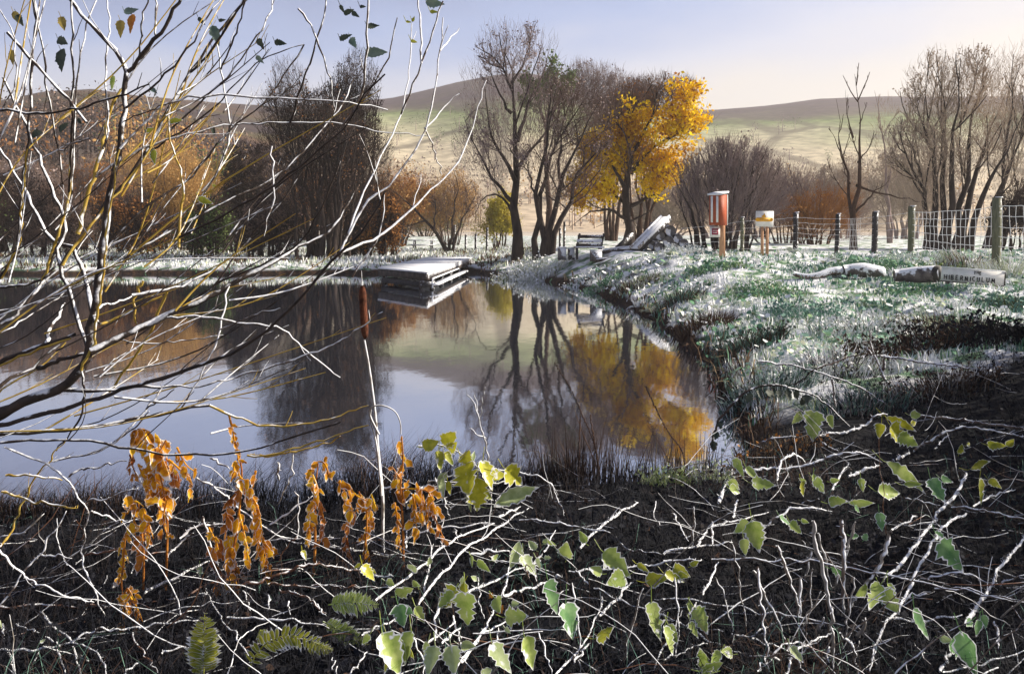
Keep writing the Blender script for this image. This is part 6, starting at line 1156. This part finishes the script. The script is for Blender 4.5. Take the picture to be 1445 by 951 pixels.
bramble('dead_stalks', 'stand of upright grey broken stalks at the lower right', 'stalks', [(g8(p_), w_, dict(mt='stem_grey' if i_ % 3 else 'twig_white', mode='stand')) for i_, (p_, w_) in enumerate([
    ([(635, 390), (640, 560), (640, 745)], 9), ([(530, 395), (545, 500), (575, 600), (600, 760), (605, 960)], 8), ([(550, 440), (600, 650)], 5), ([(400, 485), (440, 590), (480, 700), (490, 800)], 6), ([(525, 500), (500, 610)], 5), ([(485, 600), (485, 800)], 6), ([(330, 560), (345, 700), (365, 860), (370, 960)], 6),
    ([(315, 575), (400, 750), (450, 860)], 5), ([(685, 400), (640, 540), (600, 650)], 5), ([(530, 570), (520, 700), (500, 830)], 3), ([(805, 445), (780, 540), (720, 630), (655, 725)], 8), ([(650, 820), (660, 720), (680, 600)], 4), ([(645, 820), (680, 870), (690, 960)], 7), ([(680, 870), (720, 745)], 9), ([(540, 820), (570, 745)], 9),
    ([(630, 800), (635, 870)], 8), ([(565, 960), (590, 850)], 8), ([(180, 600), (230, 720), (250, 860)], 3), ([(240, 480), (270, 640), (290, 800)], 3), ([(440, 770), (470, 820), (560, 650)], 3)])], group='dry stalks on the near bank')
bramble('bramble', 'low white canes woven through the foot of the grey broken stalks', 'bramble', [
    (g8([(165, 535), (400, 535), (560, 550), (700, 575), (950, 622), (1300, 692)]), 5, W_), (g8([(-10, 680), (120, 685), (300, 720), (480, 740), (600, 770)]), 5, W_), (g8([(-10, 755), (130, 785), (280, 810), (380, 775), (420, 745)]), 5, W_), (g8([(360, 880), (450, 895), (560, 820)]), 5, W_), (g8([(380, 900), (420, 840), (520, 850)]), 4, W_), (g8([(310, 820), (480, 870), (510, 800)]), 4, W_), (g8([(430, 950), (460, 880), (540, 830), (600, 800)]), 5, W_), (g8([(330, 940), (370, 880)]), 4, W_)],
    [(*g8([(140, 890)])[0], 40, 100, 'leaf_lime'), (*g8([(120, 925)])[0], 34, 160, 'leaf_lime'), (*g8([(170, 920)])[0], 34, 20, 'leaf_lime'), (*g8([(465, 875)])[0], 20, -60, 'leaf_pale')])
# arching stem and forked twig on the dark slope
bramble('arching_bramble', 'dark arching bramble stem fringed with frost at the waterside', 'bramble', [(g5([(130, 690), (150, 600), (200, 530), (300, 440), (420, 430), (560, 470), (650, 540), (712, 602)]), 5, dict(mt='twig_frost', Yv=6.4)), (g5([(640, 400), (655, 520)]), 5, dict(mt='twig_white', Yv=6.4)), (g5([(480, 430), (540, 380), (600, 350), (750, 300), (860, 303)]), 2.5, dict(mt='reed_dark', Yv=6.6))],
        [(*g5([(x, y)])[0], 13, -90 + 20 * ((i_ % 3) - 1), 'leaf_dark', 'ragged', 6.35) for i_, (x, y) in enumerate([(290, 480), (330, 470), (370, 470), (410, 465), (450, 465), (490, 470), (515, 495), (530, 490), (170, 600), (150, 640), (140, 680)])])
bramble('bramble', 'long thin white cane arching across the frosty slope to the right edge', 'bramble', [(g5([(325, 325), (480, 347), (600, 380), (740, 430), (880, 520), (960, 570)]), 4, dict(mt='twig_white', Yv=7.0)), (g5([(840, 303), (870, 308), (1050, 335), (1250, 360)]), 5, dict(mt='twig_white', Yv=7.2)), (g5([(1295, 368), (1405, 385)]), 5, dict(mt='twig_white', Yv=7.2))])
bramble('forked_twig', 'upright forked white twig standing on the dark slope at the right', 'twig', [(g5([(885, 505), (870, 420), (812, 295), (795, 190)]), 5, dict(mt='twig_white', Yv=7.4)), (g5([(850, 370), (862, 300)]), 7, dict(mt='twig_white', Yv=7.4)), (g5([(810, 300), (780, 270)]), 4, dict(mt='twig_white', Yv=7.4))], group='upright twigs')
# yellow-green sprig by the water
sp = bramble('leafy_sprig', 'sprig of yellow-green rounded leaves over the water, right of the orange plants', 'sprig', [
    (g7([(340, 330), (415, 265), (520, 230), (650, 215), (740, 220), (850, 250), (890, 320), (915, 395)]), 4, dict(mt='twig_white', Yv=4.3)), (g7([(445, 240), (480, 330), (500, 395)]), 4, dict(mt='twig_white', Yv=4.3)), (g7([(385, 125), (470, 125), (560, 160), (600, 205)]), 3.5, dict(mt='twig_white', Yv=4.3)), (g7([(500, 355), (560, 310)]), 3, dict(mt='twig_white', Yv=4.3)), (g7([(255, 275), (335, 276)]), 5, dict(mt='twig_white', Yv=4.2)), (g7([(640, 268), (700, 255), (760, 240)]), 3, dict(mt='twig_white', Yv=4.3))],
    [(*g7([(x, y)])[0], s_, an, mt, kd, 4.25) for x, y, s_, an, mt, kd in [(433, 118, 24, 20, 'leaf_olive', 'ovate'), (505, 90, 28, 50, 'leaf_yellow', 'ovate'), (520, 118, 22, 50, 'leaf_yellow', 'ovate'), (452, 175, 24, -100, 'leaf_olive', 'ovate'), (487, 172, 20, -70, 'leaf_olive', 'ovate'), (555, 155, 30, 70, 'leaf_yellow', 'ovate'), (470, 222, 24, 80, 'leaf_pale', 'ovate'), (468, 270, 34, -88, 'leaf_pale', 'lance'),
     (535, 235, 34, 200, 'leaf_yellow', 'ragged'), (580, 245, 44, -60, 'leaf_yellow', 'ragged'), (610, 225, 36, -100, 'leaf_yellow', 'lobed'), (600, 290, 32, -90, 'leaf_yellow', 'ragged'), (625, 300, 26, -40, 'leaf_olive', 'ovate'), (670, 235, 32, -10, 'leaf_yellow', 'ovate'), (732, 235, 34, -40, 'leaf_yellow', 'ragged'), (558, 330, 22, -95, 'leaf_lime', 'lance'), (495, 275, 16, -80, 'leaf_yellow', 'ovate'), (590, 165, 20, 60, 'leaf_pale', 'lance'), (745, 303, 68, 25, 'leaf_pale', 'lance')]], 'sprigs by the water')
bramble('bare_sapling', 'thin bare sapling with a forked top between the leafy sprig and the reeds', 'sapling', [(g7([(648, 430), (648, 330), (640, 180), (625, 90), (590, -20), (560, -60)]), 3.5, dict(mt='stem_grey', Yv=4.6)), (g7([(630, 100), (600, 85), (575, 62)]), 3, dict(mt='twig_white', Yv=4.6)), (g7([(610, 20), (618, -40), (625, -90)]), 2, dict(mt='stem_grey', Yv=4.6)), (g7([(600, 0), (590, -60)]), 2, dict(mt='stem_grey', Yv=4.6))], group='upright twigs')

# ------------------------------------------------------------------ ferns
def fern(label, frs, Yv, mt='leaf_olive'):
    a = np.array([p_ for f_, _ in frs for p_ in f_]).mean(0); r0 = thing('fern', on_ground(a[0], Yv), label, 'fern', 'ferns on the near bank')
    for pts, wpx in frs:
        k = Yv / F; q = curve3(pts, [Yv] * len(pts), 24); m_ = MB(); m_.tube(q, np.linspace(.003, .001, 24), 5)
        for j in range(2, 24):
            d_ = q[min(j + 1, 23)] - q[j - 1]; a_ = math.atan2(d_[2], d_[0]); t = j / 23; L_ = wpx * k * math.sin(math.pi * min(1, .18 + .8 * t)) + .006
            for s2 in (-1, 1): leafgrid(m_, q[j] + (0, rng.uniform(-.01, .01), 0), L_, L_ * .30, a_ + s2 * 1.15 + rng.uniform(-.08, .08), rng.uniform(-.25, .25), rng.uniform(-.2, .2), 'lance', curl=.15, nt=6)
        m_.build('frond', M[mt], r0)
fern('upright yellow-green fern frond at the bottom left', [(g6([(735, 960), (740, 860), (740, 735)]), 27)], 2.75)
fern('small sideways fern frond right of the upright one', [(g6([(900, 930), (950, 850), (1050, 810), (1200, 860)]), 20)], 2.8)
fern('pale green curled fern just below the hooked orange plant', [(g7([(60, 700), (140, 690), (240, 700)]), 18), (g7([(40, 760), (120, 800), (215, 860)]), 17)], 3.05, 'leaf_lime')
fern('tiny fern tip low between the sideways frond and the curled fern', [(g7([(-20, 850), (40, 855), (75, 862)]), 9), (g6([(940, 790), (965, 830)]), 10)], 2.85)

# ------------------------------------------------------------------ reeds and stalks at the near water edge
for px, Y, n, h, sp_, ms, lab in [(705, 5.35, 33, 0.41, .16, ['reed_dark'], 'sparse black reeds right of the leafy sprig'), (748, 5.25, 48, 0.48, .18, ['reed_dark', 'reed_dark', 'grass_brown'], 'black reed tuft with two thick spikes in front of the bright water'), (795, 5.2, 82, 0.59, .2, ['reed_dark', 'reed_dark', 'grass_brown'], 'tallest dense black-brown reed tuft at the middle of the near shore'),
                           (835, 5.15, 75, 0.54, .2, ['reed_dark', 'grass_brown'], 'brown-black reed tuft just right of the tallest one'), (880, 5.2, 48, 0.41, .2, ['grass_brown', 'reed_dark'], 'rusty thin reeds left of the frosty clump'), (925, 5.2, 45, 0.39, .2, ['reed_dark', 'reed_straw'], 'thin mixed reeds above the pale green clump'), (975, 5.3, 56, 0.43, .2, ['reed_dark', 'grass_brown'], 'dark reeds in the corner of the water at the right'), (1010, 5.7, 60, 0.39, .25, ['reed_dark', 'grass_teal', 'grass_brown'], 'blue-black weeds at the right corner of the water')]:
    tuft('reed_tuft', px, Y, n, h, .0042, sp_, ms, lab, 'reeds', 'reed tufts at the near shore', up=.72)
tuft('frosted_clump', 940, 4.95, 120, .17, .004, .15, ['grass_pale', 'leaf_lime'], 'pale green frosted clump below the thin reeds', 'plant', up=.4, extra=('leaf_pale', .014, 200))
tuft('frosted_clump', 1000, 5.0, 90, .18, .004, .14, ['grass_frost', 'grass_pale'], 'small whitish clump left of the arching bramble canes', 'plant', up=.4, extra=('leaf_pale', .012, 140))
for i_, (pts, lab) in enumerate([(g4b([(1100, 860), (1085, 700), (1030, 560), (975, 440), (912, 340)]), 'beaded seed stalk leaning left over the bright water, tallest'), (g4b([(1095, 780), (1075, 650), (1062, 560)]), 'short beaded seed stalk beside the tallest one'), (g4b([(1460, 740), (1400, 640), (1350, 550), (1300, 440)]), 'beaded seed stalk leaning left at the right of the bright water'), (g4b([(1020, 880), (1015, 700), (1020, 560)]), 'upright beaded stalk rising from the black reeds')]):
    Yv = 5.1; r0 = thing('seed_stalk', on_ground(pts[0][0], Yv), lab, 'stalk', 'beaded seed stalks'); pts = [(pts[0][0] + 2, 735)] + pts; q = curve3(pts, [Yv] * len(pts), 60); m_ = MB(); m_.tube(q, np.linspace(.004, .0014, 60), 5); m_.build('stem', M['reed_dark'], r0)
    m_ = MB()
    for j in range(22, 60): m_.blob(q[j] + rng.normal(size=3) * .002, (.0052, .0052, .0075), nu=6, nv=5, rough=.1)
    m_.build('seed_beads', M['reed_dark'], r0)
for pts, lab in [(g4b([(1095, 800), (1040, 660), (980, 500)]), 'straight thin dark stem crossing left in front of the reeds'), (g4b([(1280, 860), (1330, 660)]), 'thin dark blade leaning right over the bright water'), (g4b([(1450, 860), (1380, 720), (1305, 600)]), 'dark blade leaning left near the right corner of the water'), (g4b([(1210, 830), (1245, 665)]), 'short straight dark blade in front of the bright water'), (g4b([(1170, 850), (1175, 645)]), 'rust-brown upright blade in front of the bright water'), (g4b([(1250, 830), (1345, 600)]), 'long dark blade forming a cross over the bright water')]:
    Yv = 5.15; r0 = thing('reed', on_ground(pts[0][0], Yv), lab, 'reed', 'single reed blades'); pts = [(pts[0][0] - (pts[1][0] - pts[0][0]) * .1, 728)] + pts; q = curve3(pts, [Yv] * len(pts), 12); m_ = MB(); m_.tube(q, np.linspace(.0055, .0012, 12), 4); m_.build('blade', M['reed_dark' if 'rust' not in lab else 'grass_brown'], r0)

# ------------------------------------------------------------------ dark litter and undergrowth close to the viewer
near_ok = lambda X, Y_: (pond_sd(X, Y_) > .05) & (np.abs(X) < Y_ * .72) & (Y_ < 10.5) & ~right_ok(X, Y_)
blades(70000, (-4, 7), (2.3, 10.5), near_ok, .17, .0034, ['litter_brown', 'litter_black', 'litter_black', 'grass_teal', 'reed_dark'], [.16, .50, .22, .03, .09], 'undergrowth', 'dark matted dead grass on the near bank', lean=.9, droop=.8)
X = rng.uniform(-4, 7, 30000); Yv = 1 / rng.uniform(1 / 10.5, 1 / 2.4, 30000); kp = near_ok(X, Yv); X, Yv = X[kp], Yv[kp]; m_ = MB(); m_.bits(np.stack([X, Yv, GZ(X, Yv) + rng.uniform(0, .07, len(X))], -1), .019, rng.choice(3, len(X), p=[.78, .19, .03]), flat=.4)
tag(m_.build('leaf_litter', [M['litter_black'], M['litter_brown'], M['reed_dark']]), 'dark fallen leaves scattered on the near bank', kind='stuff')
n = 300; X = rng.uniform(-3.2, 4.5, n); Yv = 1 / rng.uniform(1 / 6.5, 1 / 2.5, n); kp = near_ok(X, Yv); X, Yv = X[kp], Yv[kp]; n = len(X); S = np.stack([X, Yv, GZ(X, Yv) + rng.uniform(.0, .10, n)], -1); D = nrm(np.stack([rng.normal(size=n), rng.normal(size=n) * .35, rng.uniform(-.05, .75, n)], -1))
Q = grow(S, D, rng.uniform(.18, .75, n), 9, .13, -.03); Q[:, :, 2] = np.maximum(Q[:, :, 2], GZ(Q[:, :, 0], Q[:, :, 1]) + .01); m_ = MB(); m_.tubes(Q, np.linspace(1, .5, 10)[None] * rng.uniform(.0014, .0034, (n, 1)), 5); m_.M[-1] = np.repeat(rng.choice(3, n, p=[.35, .40, .25]), 45)
tag(m_.build('dead_stems', [M['twig_white'], M['stem_grey'], M['twig_brown']]), 'thin pale criss-crossing dead stems over the near bank', kind='stuff')
n = 420; X = rng.uniform(-3, 5, n); Yv = 1 / rng.uniform(1 / 8, 1 / 2.6, n); kp = near_ok(X, Yv); X, Yv = X[kp], Yv[kp]; n = len(X); S = np.stack([X, Yv, GZ(X, Yv) + .02], -1); D = nrm(np.stack([rng.normal(size=n), rng.normal(size=n) * .5, rng.uniform(.05, .5, n)], -1))
m_ = MB(); m_.tubes(grow(S, D, rng.uniform(.1, .45, n), 6, .12, -.03), np.tile(np.linspace(.0028, .0012, 7), (n, 1)), 5, rng.choice(1)); tag(m_.build('fallen_twigs', M['stem_grey']), 'thin grey fallen twigs strewn through the dead grass', kind='stuff')
# bush added out of view to shade the right of the near bank
b0 = np.array([5.7, 6.7, gz(5.7, 6.7)])
E = Env([(0, 0, 1, 1)], 1); E.c = np.array([[6.0, 7.4, 1.3], [5.2, 6.1, 1.1], [7.4, 9.0, 1.4], [4.6, 5.2, 1.0], [3.9, 4.0, 1.0]]); E.r = np.array([[.95, 1.1, 1.2], [.85, .9, 1.1], [1.2, 1.3, 1.3], [.8, .9, 1.0], [.75, .8, .95]])
hb2 = tree('added_shade_bush', 'unseen dense bush added beyond the right edge to shade the near bank', 'bush', b0, [([b0, b0 + (dx, dy, 1.1), b0 + (dx * 1.6, dy * 1.6, 1.7)], .04, .015) for dx, dy in ((-.4, -.5), (0, 0), (.4, .5), (.5, -.3), (-.3, .6), (.9, 1.2))], E, M['bark'], M['twig_dark'], M['leaf_dark'], 26000, .035, dens=(7, 6, 4), tw=.006, fill=1500, leaf_env=E)
